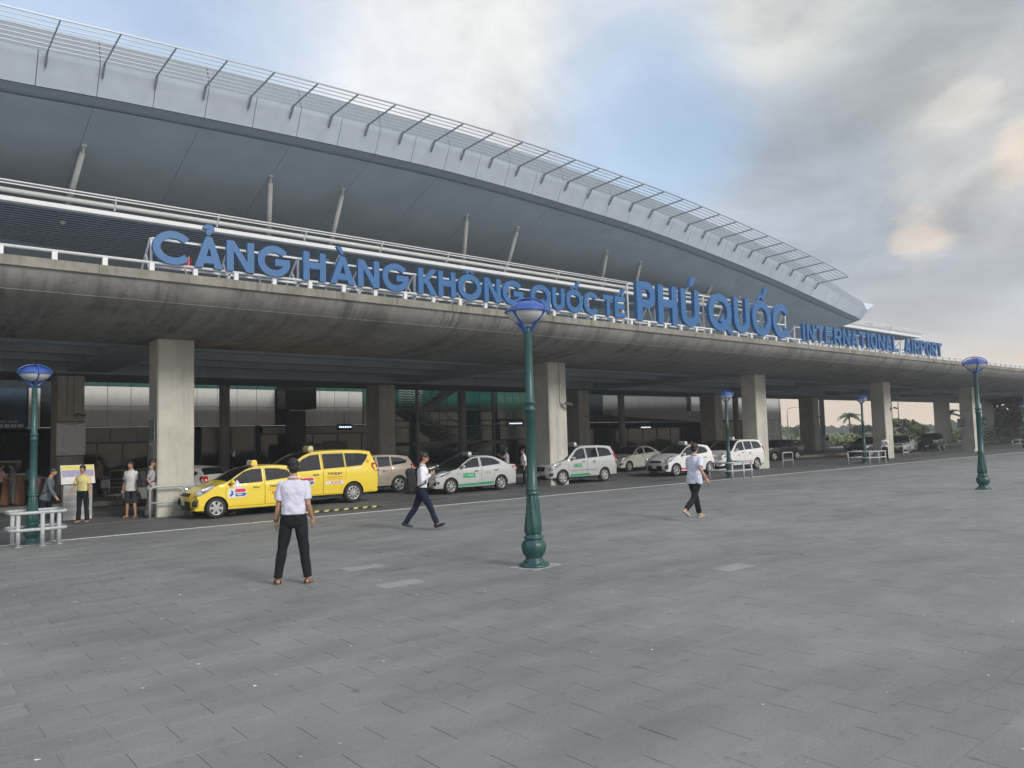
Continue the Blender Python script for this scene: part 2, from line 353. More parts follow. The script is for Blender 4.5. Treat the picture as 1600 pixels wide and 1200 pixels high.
# painted edge line and lane marks
def strip(name, x0, x1, y0, y1, z=-.0055, m=M_white, slant=0.0):
    return tag(MB().add([(x0, y0, z), (x1, y0, z), (x1 + slant, y1, z), (x0 + slant, y1, z)], [(0, 1, 2, 3)]).build(name, m, fix=False), kind='structure')
mb = MB(); x = -8.0                                   # worn edge line: small uneven segments
while x < 120:
    d = R.uniform(.25, .9); a, b = R.uniform(-.006, .006), R.uniform(-.006, .006)
    mb.add([(x, 19.11 + a, -.0055), (x + d, 19.11 + a, -.0055), (x + d, 19.26 + b, -.0055), (x, 19.26 + b, -.0055)], [(0, 1, 2, 3)])
    x += d + (.03 if R.random() < .12 else 0)
tag(mb.build('edge_line', M_white, fix=False), kind='structure')
strip('lane_line', -8, 6.1, 22.55, 22.66, m=mat('old_paint', (.34, .34, .33), .8, var=.4, scale=5))
strip('lane_line', -8, 9.0, 26.45, 26.56, m=MATS['old_paint'])
strip('lane_line', 14.2, 17.5, 21.85, 21.95, m=MATS['old_paint'])
strip('lane_line', 19.0, 90, 25.6, 25.7, m=MATS['old_paint'])
strip('parking_line', 12.9, 14.9, 21.0, 21.08, m=MATS['old_paint'])
strip('parking_line', 25.4, 27.2, 24.0, 24.1, m=MATS['old_paint'])
for x in (36.0, 51.2, 66.4, 81.6): strip('lane_line', x + 2, x + 9, 22.0, 22.1, m=MATS['old_paint'])
# dark oil patches where taxis wait
mb = MB()
for x, y, a, b in ((9.5, 22.2, 1.6, .35), (14.2, 21.4, 1.0, .3), (21.5, 21.8, 1.4, .3), (31.2, 21.6, 1.2, .3), (26.8, 21.2, 1.5, .25), (45, 21.9, 3, .4), (55, 22.5, 4, .4)):
    n = 18; mb.add([(x + cos(2 * pi * i / n) * a * R.uniform(.75, 1.1), y + sin(2 * pi * i / n) * b * R.uniform(.7, 1.15), -.0065) for i in range(n)], [tuple(range(n))])
tag(mb.build('oil_stain', mat('oil', (.05, .052, .056), .5, var=.2), fix=False), kind='structure')
# rubber speed bump by the line
sb = empty('speed_bump', (8.9, 20.35, 0), radians(1.2), 'yellow and black rubber speed bump lying by the white line', 'speed bump')
MB().prism([(-.17, -.01), (.17, -.01), (.10, .04), (-.10, .04)], 0, 2.9, 'x').build('bump_body', mat('black_rubber', (.03, .03, .03), .8), sb)
ys = None
for i in range(9):
    s = .08 + i * .31
    if ys is None:
        mb = MB(); mb.add([(0, -.152, .012), (.14, -.152, .012), (.20, -.095, .0425), (.06, -.095, .0425), (.30, .095, .0425), (.16, .095, .0425), (.36, .152, .012), (.22, .152, .012)], [(0, 1, 2, 3), (3, 2, 4, 5), (5, 4, 6, 7)])
        ys = mb.build('yellow_stripe', mat('bump_yellow', (.55, .50, .20), .7, var=.25, scale=20), sb, (s, 0, .004), fix=False)
    elif s < 2.6: share(ys, sb, (s, 0, .004))
# terminal pavement with kerb stones
KY = 29.8
tag(MB().box(-60, 78, KY + .16, 60, -.02, .148).build('pavement', M_walk), kind='structure')
kerb = tag(MB().box(-60, 78, KY + .02, KY + .156, -.02, .13).build('kerb', M_walk), kind='structure')
ks = MB().bbox(0, .985, KY, KY + .17, 0, .155, .012).build('kerb_stone', mat('kerb_concrete', (.27, .26, .23), .8, var=.2, scale=3, bump=.2), kerb)
for i in range(1, 70): share(ks, kerb, (-8 + i * 1.0, 0, 0))
ks.location = (-8, 0, 0)
tag(MB().box(78, 200, 33.5, 36.8, -.02, .02).build('far_pavement', mat('pale_concrete', (.42, .41, .38), .8)), kind='structure')
tag(MB().box(60, 260, 40.2, 46, -.02, .03).build('service_road', mat('pale_concrete')), kind='structure')
# ================================================================== ELEVATED ROADWAY
C_deck = concrete('deck_concrete', (.25, .253, .245), (.07, .072, .072), .85, 2.0)
C_cop = concrete('coping_concrete', (.285, .278, .25), (.10, .095, .08), .75, 3.0)
C_col = concrete('column_concrete', (.52, .515, .465), (.27, .268, .24), .55, 1.5)
C_under = concrete('soffit_concrete', (.37, .43, .48), (.25, .29, .33), .5, 1.0)
deck = empty('elevated_roadway', (0, 0, 0), 0, 'long stained concrete elevated roadway deck on square columns above the taxi rank', 'elevated road')
XA, XB = -30, 150
SEC = [(19.56, 6.0), (19.6, 5.88), (19.72, 5.70), (19.92, 5.53), (20.2, 5.39), (20.6, 5.27), (21.1, 5.18), (21.7, 5.12), (22.4, 5.08), (23.2, 5.06), (24.4, 5.05), (24.8, 5.05)]
BAY = 15.13
# curved edge beam cast in bays, recessed joint between them
def edge_bay(x0, x1):
    mb = MB(); mb.smooth = True; k = len(SEC); nx = 2
    vs = []
    for x in (x0, x1): vs += [(x, y, z) for y, z in SEC]
    mb.add(vs, [(i, i + 1, k + i + 1, k + i) for i in range(k - 1)])
    mb.smooth = False
    for o in (0, k): mb.add([vs[o + i] for i in range(k)] + [(vs[o][0], 24.8, 6.0)], [tuple(range(k + 1))])
    return mb
x = 6.8 - BAY * 2.5
while x < 150:
    edge_bay(x + .012, x + BAY - .012).build('edge_beam', C_deck, deck); x += BAY
MB().box(XA, XB, 19.9, 40.0, 6.001, 6.10).box(XA, XB, 24.81, 34.9, 5.62, 6.0).box(XA, XB, 35.0, 39.2, 5.05, 6.0).build('deck_slab', C_under, deck)
mb = MB()
for k in range(-2, 8):
    cx = 6.8 + BAY * k; mb.box(cx - .75, cx + .75, 24.802, 34.998, 5.12, 5.615)
    for y in (26.9, 29.4, 31.9): mb.box(cx + .76, cx + BAY - .76, y, y + .35, 5.22, 5.612)
mb.build('cross_beams', C_under, deck)
mb = MB(); x = -8.0; cop = None
def coping():
    return MB().add([(0, 19.5, 5.985), (1.99, 19.5, 5.985), (1.99, 19.9, 5.985), (0, 19.9, 5.985), (0, 19.48, 6.20), (1.99, 19.48, 6.20), (1.99, 19.9, 6.22), (0, 19.9, 6.22)],
                    [(0, 3, 2, 1), (4, 5, 6, 7), (0, 1, 5, 4), (1, 2, 6, 5), (2, 3, 7, 6), (3, 0, 4, 7)])
# a coping block keeps its own stains, so each gets its mesh at its place
for i in range(68):
    m_ = coping(); m_.v = [(a + x + i * 2.0, b, c) for a, b, c in m_.v]; m_.build('coping_block', C_cop, deck)
# pour joints: thin raised fins along the curved face
mb = MB()
for k, (a, b) in enumerate(((19.92, 5.53), (21.1, 5.18))):
    mb.box(XA, 130, a - .006, a + .006, b - .006, b + .01)
mb.build('pour_joint', C_deck, deck)
def column(cx, y0, wx, dy, z1=5.06, z0=-.01):
    mb = MB(); x0, x1, y1 = cx - wx / 2, cx + wx / 2, y0 + dy; b = .035
    o = [(x0 + b, y0), (x1 - b, y0), (x1, y0 + b), (x1, y1 - b), (x1 - b, y1), (x0 + b, y1), (x0, y1 - b), (x0, y0 + b)]
    zs = [z0, 1.29, 1.305, 2.79, 2.805, 4.29, 4.305, z1]
    vs = []
    for k, z in enumerate(zs):
        ins = 0
        vs += [(x + (cx - x) * (.008 if k in (2, 4, 6) else 0), y, z) for x, y in o]
    fs = [(i * 8 + j, i * 8 + (j + 1) % 8, i * 8 + 8 + (j + 1) % 8, i * 8 + 8 + j) for i in range(len(zs) - 1) for j in range(8)]
    return mb.add(vs, fs + [tuple(range(7, -1, -1)), tuple(range(len(vs) - 8, len(vs)))])
for k in range(-1, 9):
    column(6.8 + BAY * k, 23.2, 1.02, .92).build('column', C_col, deck)
for k in range(-1, 9):
    column(6.45 + BAY * k, 36.3, 1.0, 1.45).build('rear_column', C_col, deck)
# low parapet rail in white paint
rail = empty('parapet_rail', (0, 0, 0), 0, 'white steel rail along the edge of the elevated roadway', 'railing')
mb = MB()
for i in range(-6, 128):
    if i >= 0: pass
MB().rod((-8, 19.72, 6.445), (125, 19.72, 6.445), .035, n=10).build('top_rail', M_wpaint, rail)
MB().box(-8, 125, 19.66, 19.78, 6.205, 6.232).build('base_rail', M_wpaint, rail)
p = MB().box(-.055, .055, 19.68, 19.76, 6.233, 6.43).build('post', M_wpaint, rail, (3.13, 0, 0))
for i in range(-9, 117): share(p, rail, (3.13 + (i if i < 0 else i + 1) * 1.03, 0, 0))
# ================================================================== SIGN LETTERS
M_blue = mat('blue_sign_paint', (.024, .12, .31), .45, var=.05)
M_blued = mat('blue_sign_return', (.025, .12, .36), .5, var=.08)
def arc(cx, cz, rx, rz, a0, a1, n=20):
    return [(cx + rx * cos(radians(a0 + (a1 - a0) * i / n)), cz + rz * sin(radians(a0 + (a1 - a0) * i / n))) for i in range(n + 1)]
def stroke(path, t):                                    # path in unit letter space (already metres) -> outline
    P = [Vector(p) for p in path]; Lf, Rt = [], []
    for i, p in enumerate(P):
        a = (P[i] - P[i - 1]).normalized() if i else (P[1] - P[0]).normalized(); b = (P[i + 1] - P[i]).normalized() if i < len(P) - 1 else a
        na, nb = Vector((-a.y, a.x)), Vector((-b.y, b.x)); m = (na + nb).normalized(); k = 1 / max(.5, m.dot(na))
        Lf.append(p + m * t / 2 * k); Rt.append(p - m * t / 2 * k)
    return [tuple(v) for v in Lf + Rt[::-1]]
def glyph(ch, W, H, t):
    """strokes of a geometric sans capital, W wide and H high"""
    h = t / 2; S = []
    bar = lambda a, b: S.append(stroke([a, b], t))
    if ch in 'COQG':
        rx, rz = (W / 2 - h) * (1.06 if ch == 'C' else 1), H / 2 - h * .8
        if ch in 'OQ':
            S.append(stroke(arc(W / 2, H / 2, rx, rz, -92, 90, 20), t)); S.append(stroke(arc(W / 2, H / 2, rx, rz, 88, 270, 20), t))
        else: S.append(stroke(arc(W / 2, H / 2, rx, rz, 38, 360 - (38 if ch == 'C' else 8), 30), t))
        if ch == 'Q': S.append(stroke([(W * .52, H * .34), (W * .98, -H * .04)], t * .9))
        if ch == 'G': S.append([(W * .52, H * .36), (W - .1 * t, H * .36), (W - .1 * t, H * .36 + t), (W * .52, H * .36 + t)])
    elif ch == 'A': S += [[(0, 0), (t * 1.1, 0), (W / 2 + t * .45, H), (W / 2 - t * .45, H)], [(W, 0), (W - t * 1.1, 0), (W / 2 - t * .45, H), (W / 2 + t * .45, H)]]; bar((W * .22, H * .27), (W * .78, H * .27))
    elif ch == 'N': bar((h, 0), (h, H)); bar((W - h, 0), (W - h, H)); S.append([(0, H), (t * 1.05, H), (W, 0), (W - t * 1.05, 0)])
    elif ch == 'H': bar((h, 0), (h, H)); bar((W - h, 0), (W - h, H)); bar((h, H * .53), (W - h, H * .53))
    elif ch == 'K': bar((h, 0), (h, H)); S.append([(t * .6, H * .42), (t * 1.2, H * .62), (W * .72, H), (W, H), (W * .42, H * .42)]); S.append([(W * .32, H * .50), (W * .52, H * .62), (W, 0), (W - t * 1.25, 0)])
    elif ch == 'U': S.append(stroke([(h, H)] + arc(W / 2, W / 2 * .95, W / 2 - h, W / 2 * .95 - h, 180, 360, 18) + [(W - h, H)], t))
    elif ch == 'T': bar((W / 2, 0), (W / 2, H - t * .5)); bar((0, H - h), (W, H - h))
    elif ch == 'E': bar((h, 0), (h, H)); bar((h, h), (W, h)); bar((h, H - h), (W, H - h)); bar((h, H * .53), (W * .93, H * .53))
    elif ch == 'I': bar((W / 2, 0), (W / 2, H))
    elif ch == 'L': bar((h, 0), (h, H)); bar((h, h), (W, h))
    elif ch in 'PR':
        bar((h, 0), (h, H)); q = H * .26
        S.append(stroke([(h, H - h * .9), (W * .5, H - h * .9)] + arc(W - q - h * .2, H - h * .9 - q + h * .2, q - h * .5, q - h * .2, 85, -85, 12) + [(W * .5, H - h * .9 - 2 * q + h * .6), (h, H - h * .9 - 2 * q + h * .6)], t * .95))
        if ch == 'R': S.append([(W * .40, H * .45), (W * .72, H * .45), (W, 0), (W - t * 1.2, 0)])
    return S
def accent(kind, W, H, t):
    c = W / 2; S = []
    if kind in ('hook',): S.append(stroke([(c - .10 * H, H * 1.25)] + arc(c + .0 * H, H * 1.265, .105 * H, .075 * H, 160, -70, 14) + [(c - .01 * H, H * 1.15), (c - .01 * H, H * 1.07)], t * .62))
    if kind == 'grave': S.append([(c - .24 * H, H * 1.34), (c - .06 * H, H * 1.34), (c + .06 * H, H * 1.08), (c - .06 * H, H * 1.08)])
    if kind in ('circ', 'circacute'): S.append([(c - .22 * H, H * 1.06), (c - .09 * H, H * 1.06), (c, H * 1.13), (c + .09 * H, H * 1.06), (c + .22 * H, H * 1.06), (c + .05 * H, H * 1.22), (c - .05 * H, H * 1.22)])
    if kind == 'circacute': S.append([(c + .10 * H, H * 1.16), (c + .22 * H, H * 1.16), (c + .42 * H, H * 1.42), (c + .20 * H, H * 1.42)])
    if kind == 'acute': S.append([(c - .02 * H, H * 1.08), (c + .10 * H, H * 1.08), (c + .30 * H, H * 1.34), (c + .08 * H, H * 1.34)])
    return S
SIGN = [('C', 5.20, 6.13), ('A', 6.17, 6.87, 'hook'), ('N', 6.97, 7.69), ('G', 7.79, 8.70), ('H', 9.07, 9.74), ('A', 9.88, 10.65, 'grave'), ('N', 10.75, 11.45), ('G', 11.56, 12.48),
        ('K', 12.82, 13.50), ('H', 13.56, 14.22), ('O', 14.32, 15.26, 'circ'), ('N', 15.38, 16.07), ('G', 16.15, 17.08), ('Q', 17.42, 18.35), ('U', 18.43, 19.02), ('O', 19.10, 19.95, 'circacute'), ('C', 20.02, 20.80), ('T', 21.03, 21.58), ('E', 21.66, 22.25, 'circacute')]
BIG = [('P', 22.95, 24.02), ('H', 24.25, 25.45), ('U', 25.72, 26.95, 'acute'), ('Q', 27.62, 29.30), ('U', 29.50, 30.72), ('O', 30.93, 32.50, 'circacute'), ('C', 32.68, 34.20)]
sign = empty('airport_name_sign', (0, 19.6, 6.4), 0, 'large blue channel letters spelling the airport name on a white steel frame', 'sign')
def put_letter(ch, x0, x1, z0, H, t, ac=None, yf=0.0, dep=.11, nm=None):
    mb = MB(); k = 0
    for pts in glyph(ch, x1 - x0, H, t) + (accent(ac, x1 - x0, H, t) if ac else []):
        mb.prism([(x0 + a, z0 + b - 6.4) for a, b in pts], yf - .0012 * k, yf + dep - .0011 * k); k += 1
    for i in range(len(mb.f)): mb.m[i] = 0
    o = mb.build('letter', [M_blue], sign); o['label'] = 'blue letter ' + (nm or ch); return o
NM = {'hook': 'A with hook above', 'grave': 'A with grave accent', 'circ': 'O with circumflex', 'acute': 'U with acute accent'}
for it in SIGN:
    ac = it[3] if len(it) > 3 else None
    put_letter(it[0], it[1], it[2], 6.45, .80, .18, ac, nm=NM.get(ac, it[0] + (' with circumflex and acute' if ac else '')))
for it in BIG:
    ac = it[3] if len(it) > 3 else None
    put_letter(it[0], it[1], it[2], 6.42, 1.58, .325, ac, dep=.16, nm=NM.get(ac, it[0] + (' with circumflex and acute' if ac else '')) + ', tall')
xs0, xs1 = 35.30, 46.0; word = 'INTERNATIONAL'
def word_at(word, a, b, z0, H, t):
    wd = {'I': .32}; tot = sum(wd.get(c, 1) for c in word) + .22 * (len(word) - 1); u = (b - a) / tot; x = a
    for c in word: ww = wd.get(c, 1) * u; put_letter(c, x, x + ww, z0, H, t, dep=.14, nm=c + ' of ' + word.lower() + ', small'); x += ww + .22 * u
word_at('INTERNATIONAL', 35.30, 46.0, 6.40, .86, .17)
word_at('AIRPORT', 46.9, 52.2, 6.40, .86, .17)
# white frame behind the letters
def frame_bars(x0, x1, ztop, step):
    mb = MB(); y = 20.0 - 19.6
    mb.beam((x0, y, ztop - 6.4), (x1, y, ztop - 6.4), .05, .05); mb.beam((x0, y, .02), (x1, y, .02), .05, .05)
    if ztop > 7.6: mb.beam((x0, y, .75), (x1, y, .75), .05, .05)
    x = x0
    while x <= x1 + .01:
        mb.beam((x, y, -.17), (x, y, ztop - 6.4), .05, .05)
        mb.beam((x - .04, y - .05, ztop - 6.42), (x - .04, y + .95, -.17), .04, .04)
        mb.beam((x - .04, y + .3, (ztop - 6.4) * .5), (x - .04, y - .02, -.1), .035, .035)
        mb.beam((x + step * .45, y, -.17), (x + step * .40, y - .12, .03), .035, .035)
        x += step
    return mb
frame_bars(5.25, 22.6, 7.12, 1.92).build('sign_frame', M_wpaint, sign)
frame_bars(22.85, 34.4, 7.93, 1.65).build('sign_frame', M_wpaint, sign)
frame_bars(35.2, 52.3, 7.12, 1.32).build('sign_frame', M_wpaint, sign)
mb = MB()
for x, z in ((6.55, .93), (14.8, .86), (19.6, .90), (22.05, .92), (26.5, 1.72), (31.8, 1.72), (10.25, .92)): mb.beam((x, .35, z - .15), (x + .05, .10, z + .12), .04, .04)
mb.build('accent_bracket', M_wpaint, sign)
def flag(x, lab):
    f = empty('flag', (x, 20.1, 6.3), 0, lab, 'flag'); mb = MB(); mb.smooth = True; n, k = 8, 7
    mb.add([(.14 * (i / n - .5) * (1 - .2 * j / k) + .02 * sin(j), .07 * sin(i * 1.9 + j * .3), .46 - .36 * j / k) for j in range(k + 1) for i in range(n + 1)],
           [(j * (n + 1) + i, j * (n + 1) + i + 1, (j + 1) * (n + 1) + i + 1, (j + 1) * (n + 1) + i) for j in range(k) for i in range(n)])
    mb.build('cloth', mat('red_cloth', (.40, .03, .04), .8), f, fix=False); MB().rod((0, 0, -.05), (0, 0, .5), .01, n=6).build('flag_pole', M_wpaint, f)
flag(6.18, 'small drooping red flag beside the first letter C of the sign'); flag(22.45, 'small drooping red flag just before the tall letter P')
# ================================================================== TERMINAL
term = empty('airport_terminal', (0, 0, 0), 0, 'long airport terminal under a vast arched grey metal roof behind the elevated road', 'terminal building')
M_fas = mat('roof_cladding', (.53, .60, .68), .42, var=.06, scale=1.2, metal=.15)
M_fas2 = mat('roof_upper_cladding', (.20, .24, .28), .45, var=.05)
M_sof = mat('soffit_panel_metal', (.34, .39, .43), .55, var=.08, scale=.6)
M_lip = mat('roof_dark_lip', (.24, .28, .31), .6, var=.05)
M_gr = mat('grille_aluminium', (.22, .25, .29), .4, var=.05, metal=.3)
ZL = [(-32, 11.2), (-22, 12.7), (-12, 13.75), (-4, 14.25), (3.1, 14.46), (6.2, 14.65), (9.8, 14.82), (13.5, 14.96), (18, 15.07), (21.5, 15.1), (25.5, 15.02), (30, 14.85), (35.7, 14.56), (42, 14.0), (49.6, 13.15), (56, 12.25), (63.5, 11.15)]
def cr(tab, x):
    n = len(tab)
    for i in range(n - 1):
        if x <= tab[i + 1][0] or i == n - 2:
            x0, y0 = tab[i]; x1, y1 = tab[i + 1]
            m0 = (y1 - tab[i - 1][1]) / (x1 - tab[i - 1][0]) if i else (y1 - y0) / (x1 - x0)
            m1 = (tab[i + 2][1] - y0) / (tab[i + 2][0] - x0) if i < n - 2 else (y1 - y0) / (x1 - x0)
            h = x1 - x0; t = (x - x0) / h
            return (2 * t**3 - 3 * t * t + 1) * y0 + (t**3 - 2 * t * t + t) * h * m0 + (-2 * t**3 + 3 * t * t) * y1 + (t**3 - t * t) * h * m1
zl = lambda x: cr(ZL, x)
roof = empty('roof'); roof.parent = term
# section offsets from the low front edge: (Y, dz)
P_back, P_soff, P_lipb, P_lip, P_up, P_top = (52.0, -7.2), (30.55, -.22), (30.32, -.10), (29.45, 1.05), (29.75, 1.98), (52.0, 4.2)
P_low = (30.0, 0.0)
def band(x0, x1, A, B, n=2, ofs=(0, 0), th=None):
    xs = [x0 + (x1 - x0) * i / n for i in range(n + 1)]
    def k(x, P):                    # everything thins out toward the right-hand tip
        return 1 if x < 55 else 1 - (.35 if P[1] < 1.5 else .30) * (x - 55) / 8.5
    vs = [(x, P[0] + ofs[0], zl(x) + P[1] * k(x, P) + ofs[1]) for P in (A, B) for x in xs]
    m = MB(); m.add(vs, [(i, i + 1, n + 2 + i, n + 1 + i) for i in range(n)])
    if th:
        m.add([(v[0], v[1] + th[0], v[2] + th[1]) for v in vs], [(i, n + 1 + i, n + 2 + i, i + 1) for i in range(n)])
        N_ = len(vs)
        m.f += [[0, N_, N_ + n + 1, n + 1], [n, 2 * n + 1, N_ + 2 * n + 1, N_ + n], ]; m.m += [0, 0]; m.sm += [False] * 2
    return m
g = .012
x = -32.0; XR = 63.5
while x < XR - .3:
    x1 = min(x + 1.9, XR)
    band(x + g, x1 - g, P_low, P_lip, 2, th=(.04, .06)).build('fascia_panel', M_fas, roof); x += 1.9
x = -32.0
while x < XR - .3:
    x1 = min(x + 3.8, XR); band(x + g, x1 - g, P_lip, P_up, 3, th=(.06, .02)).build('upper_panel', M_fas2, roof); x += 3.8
x = -32.0
while x < XR - .3:
    x1 = min(x + 3.8, XR); band(x + .008, x1 - .008, P_soff, P_back, 3, th=(.0, .06)).build('soffit_panel', M_sof, roof); x += 3.8
band(-32, XR, (30.02, -.02), (30.34, -.16), 60).build('drip_edge', M_lip, roof)
band(-32, XR, (30.34, -.16), (30.53, -.18), 60).build('shadow_gap', M_lip, roof)
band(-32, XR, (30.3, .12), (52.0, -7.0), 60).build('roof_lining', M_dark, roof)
band(-32, XR, P_up, P_top, 60).build('roof_top', M_fas2, roof)
MB().add([(XR, 30.0, zl(XR)), (XR, 30.55, zl(XR) - .15), (XR, 52, zl(XR) - 4.6), (XR, 52, zl(XR) + 3)] + [(XR + 1.7, 29.6, zl(XR) + 1.35), (XR, 29.45, zl(XR) + .68), (XR, 29.75, zl(XR) + 1.39)], [(0, 1, 2, 3), (0, 4, 5), (5, 4, 6), (0, 3, 4), (6, 4, 3)]).build('end_cap', M_fas, roof)
# sun grille along the lip: outriggers and long bars
BX0 = 4.35 / 27 * 27
gx = 4.35 - 1.765 * 19
brs = []
while gx < 57.3: brs.append(gx); gx += 1.765
for bx in brs:
    z0 = zl(bx) + 1.03 * (1 if bx < 55 else .9)
    mb = MB(); q = zl(bx + .01)
    ze = cr(ZL, bx) 
    mb.beam((bx, 29.5, z0 - .04), (bx, 27.0, z0 + .02 + (0.03)), .028, .07)
    mb.beam((bx, 29.66, z0 - .45), (bx, 29.3, z0 - .02), .05, .08)
    mb.build('grille_bracket', M_gr, roof)
for i in range(8):
    yb = 27.0 + i * .31; mb = MB(); zz_ = .05 - .05 * (yb - 27) / 2.3
    pts = [(bx, yb, zl(bx) + 1.03 * (1 if bx < 55 else .9) + zz_) for bx in brs]
    for a, b in zip(pts, pts[1:]): mb.beam(a, b, .028 if i else .04, .026 if i else .05)
    mb.build('grille_bar', M_gr, roof)
# raking struts that carry the soffit
M_str = mat('strut_paint', (.58, .60, .60), .4, var=.06)
def sofz(x, y): return zl(x) - .22 + (y - 30.55) * (-6.98 / 21.45)
for (xt, xb) in ((6.13, 5.9), (13.6, 14.6), (17.2, 17.7), (24.6, 26.2), (28.2, 29.2), (35.6, 37.6), (38.8, 41.0), (-1.0, -.2), (46.5, 48.5), (50.0, 52.5)):
    mb = MB(); yt = 32.7; yb_ = 35.5; zt = sofz(xt, yt)
    a, b = Vector((xt, yt, zt - .1)), Vector((xb, yb_, 11.3))
    mb.rod(a + (b - a) * .06, b, .10, .12, n=10); mb.rod(a, a + (b - a) * .09, .045, .05, n=8); mb.box(xt - .09, xt + .09, yt - .06, yt + .06, zt - .06, zt + .12)
    mb.build('roof_strut', M_str, term)
# drop-off canopy: front truss of tubes and a slatted underside
can = empty('canopy'); can.parent = term
CX0, CX1 = -32, 84
MB().box(CX0, CX1, 32.95, 33.07, 11.93, 11.97).build('canopy_cap', M_wpaint, can)
MB().box(CX0, CX1, 33.0, 33.05, 11.83, 11.87).build('canopy_cap', M_wpaint, can)
MB().rod((CX0, 33.25, 11.66), (CX1 - .6, 33.25, 11.66), .10, n=10).build('canopy_tube', M_str, can)
MB().box(CX0, CX1 - .8, 33.2, 33.5, 11.25, 11.42).build('canopy_beam', M_wpaint, can)
MB().box(CX0, CX1, 33.55, 41.8, 11.43, 11.5).build('canopy_roof', M_sof, can)
mb = MB(); br = None
for i in range(27):
    x = -29.1 + i * 4.05
    if br is None: br = MB().beam((0, 33.0, 11.95), (0, 33.3, 11.5), .06, .1).beam((0, 33.02, 11.9), (0, 33.9, 11.9), .05, .05).build('canopy_bracket', M_str, can, (x, 0, 0))
    else: share(br, can, (x, 0, 0))
M_slat = mat('canopy_slat_metal', (.30, .34, .38), .5, var=.1)
sl = None
for i in range(24):
    y = 33.75 + i * .34
    if sl is None: sl = MB().prism([(0, 11.28), (.03, 11.26), (.20, 11.40), (.17, 11.42)], CX0, CX1, 'x').build('canopy_slat', M_slat, can, (0, y, 0))
    else: share(sl, can, (0, y, 0))
# walls: upper storey glazing in the dark, lower storey panels and shopfronts
M_glassd = mat('dark_glass', (.02, .035, .04), .08, var=.2, scale=.5, spec=.6)
M_pan = mat('white_wall_panel', (.86, .88, .89), .45, var=.04, scale=2)
M_green = mat('green_glass', (.07, .19, .165), .12, var=.3, scale=1.5, spec=.6)
M_greend = mat('dark_green_glass', (.03, .13, .12), .1, var=.3, scale=.8, spec=.6)
M_mull = mat('mullion_metal', (.10, .12, .13), .5)
FY = 43.0
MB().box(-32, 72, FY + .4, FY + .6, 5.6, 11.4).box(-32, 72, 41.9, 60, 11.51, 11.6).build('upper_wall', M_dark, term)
mb = MB()
for k in range(52): mb.box(-31.9 + k * 2, -30.02 + k * 2, FY + .3, FY + .34, 5.7, 11.35)
mb.build('upper_glazing', M_glassd, term)
# floor slab edge and green strip above the panels
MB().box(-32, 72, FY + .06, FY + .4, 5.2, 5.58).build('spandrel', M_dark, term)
def panels(x0, x1, z0, z1, nx, nz, y=FY, m=M_pan, nm='wall_panel', parent=None):
    pw, ph = (x1 - x0) / nx, (z1 - z0) / nz; g = .012
    p = MB().bbox(g, pw - g, y - .05, y + .03, g, ph - g, .006).build(nm, m, parent or term, (x0, 0, z0))
    for i in range(nx):
        for j in range(nz):
            if i or j: share(p, parent or term, (x0 + i * pw, 0, z0 + j * ph))
MB().box(-32, 72, FY + .035, FY + .055, 3.1, 5.58).build('panel_backing', M_dark, term)
panels(8.15, 18.05, 3.13, 5.17, 9, 2)
panels(18.95, 23.75, 3.13, 5.17, 5, 2)
panels(8.15, 18.05, 5.18, 5.56, 9, 1, m=M_green, nm='clerestory_pane'); panels(18.95, 25.0, 5.18, 5.56, 5, 1, m=M_green, nm='clerestory_pane')
panels(23.8, 25.3, 3.13, 5.17, 3, 2, m=M_green, nm='glass_pane')
panels(5.8, 6.3, 3.0, 5.0, 2, 2, y=FY - .2)
# shopfronts below: dark rooms behind glass
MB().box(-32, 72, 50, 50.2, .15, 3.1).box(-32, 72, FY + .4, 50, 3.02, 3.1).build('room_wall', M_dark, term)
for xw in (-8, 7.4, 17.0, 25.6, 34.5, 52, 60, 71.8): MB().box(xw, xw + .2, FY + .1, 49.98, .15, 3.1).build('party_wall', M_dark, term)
def shopfront(x0, x1, n, z0=.15, z1=3.08, m=None):
    f = empty('shopfront'); f.parent = term; w_ = (x1 - x0) / n
    for i in range(n):
        p = MB().box(x0 + i * w_ + .03, x0 + (i + 1) * w_ - .03, FY + .02, FY + .03, z0 + .05, z1 - .05).build('glass_pane', m or M_gl, f)
    b = MB()
    for i in range(n + 1): b.box(x0 + i * w_ - .028, x0 + i * w_ + .028, FY - .02, FY + .08, z0, z1)
    b.box(x0, x1, FY - .018, FY + .078, z1 - .05, z1); b.build('mullion', M_mull, f)
M_gl = mat('shop_glass', (.03, .05, .055), .06, var=0, spec=.7, trans=(.45, (.5, .62, .6)))
shopfront(7.6, 12.4, 4, .15, 2.3); panels(8.15, 11.9, 2.32, 3.08, 3, 1, m=mat('grey_wall_panel', (.34, .36, .37), .5, var=.06), nm='wall_panel')
shopfront(13.9, 16.9, 2); shopfront(17.2, 25.3, 5, .15, 2.6)
MB().box(17.3, 25.4, FY - .12, FY - .055, 2.62, 3.0).build('fascia_board', mat('grey_wall_panel'), term)
shopfront(-7.8, 4.2, 6, .15, 2.6)
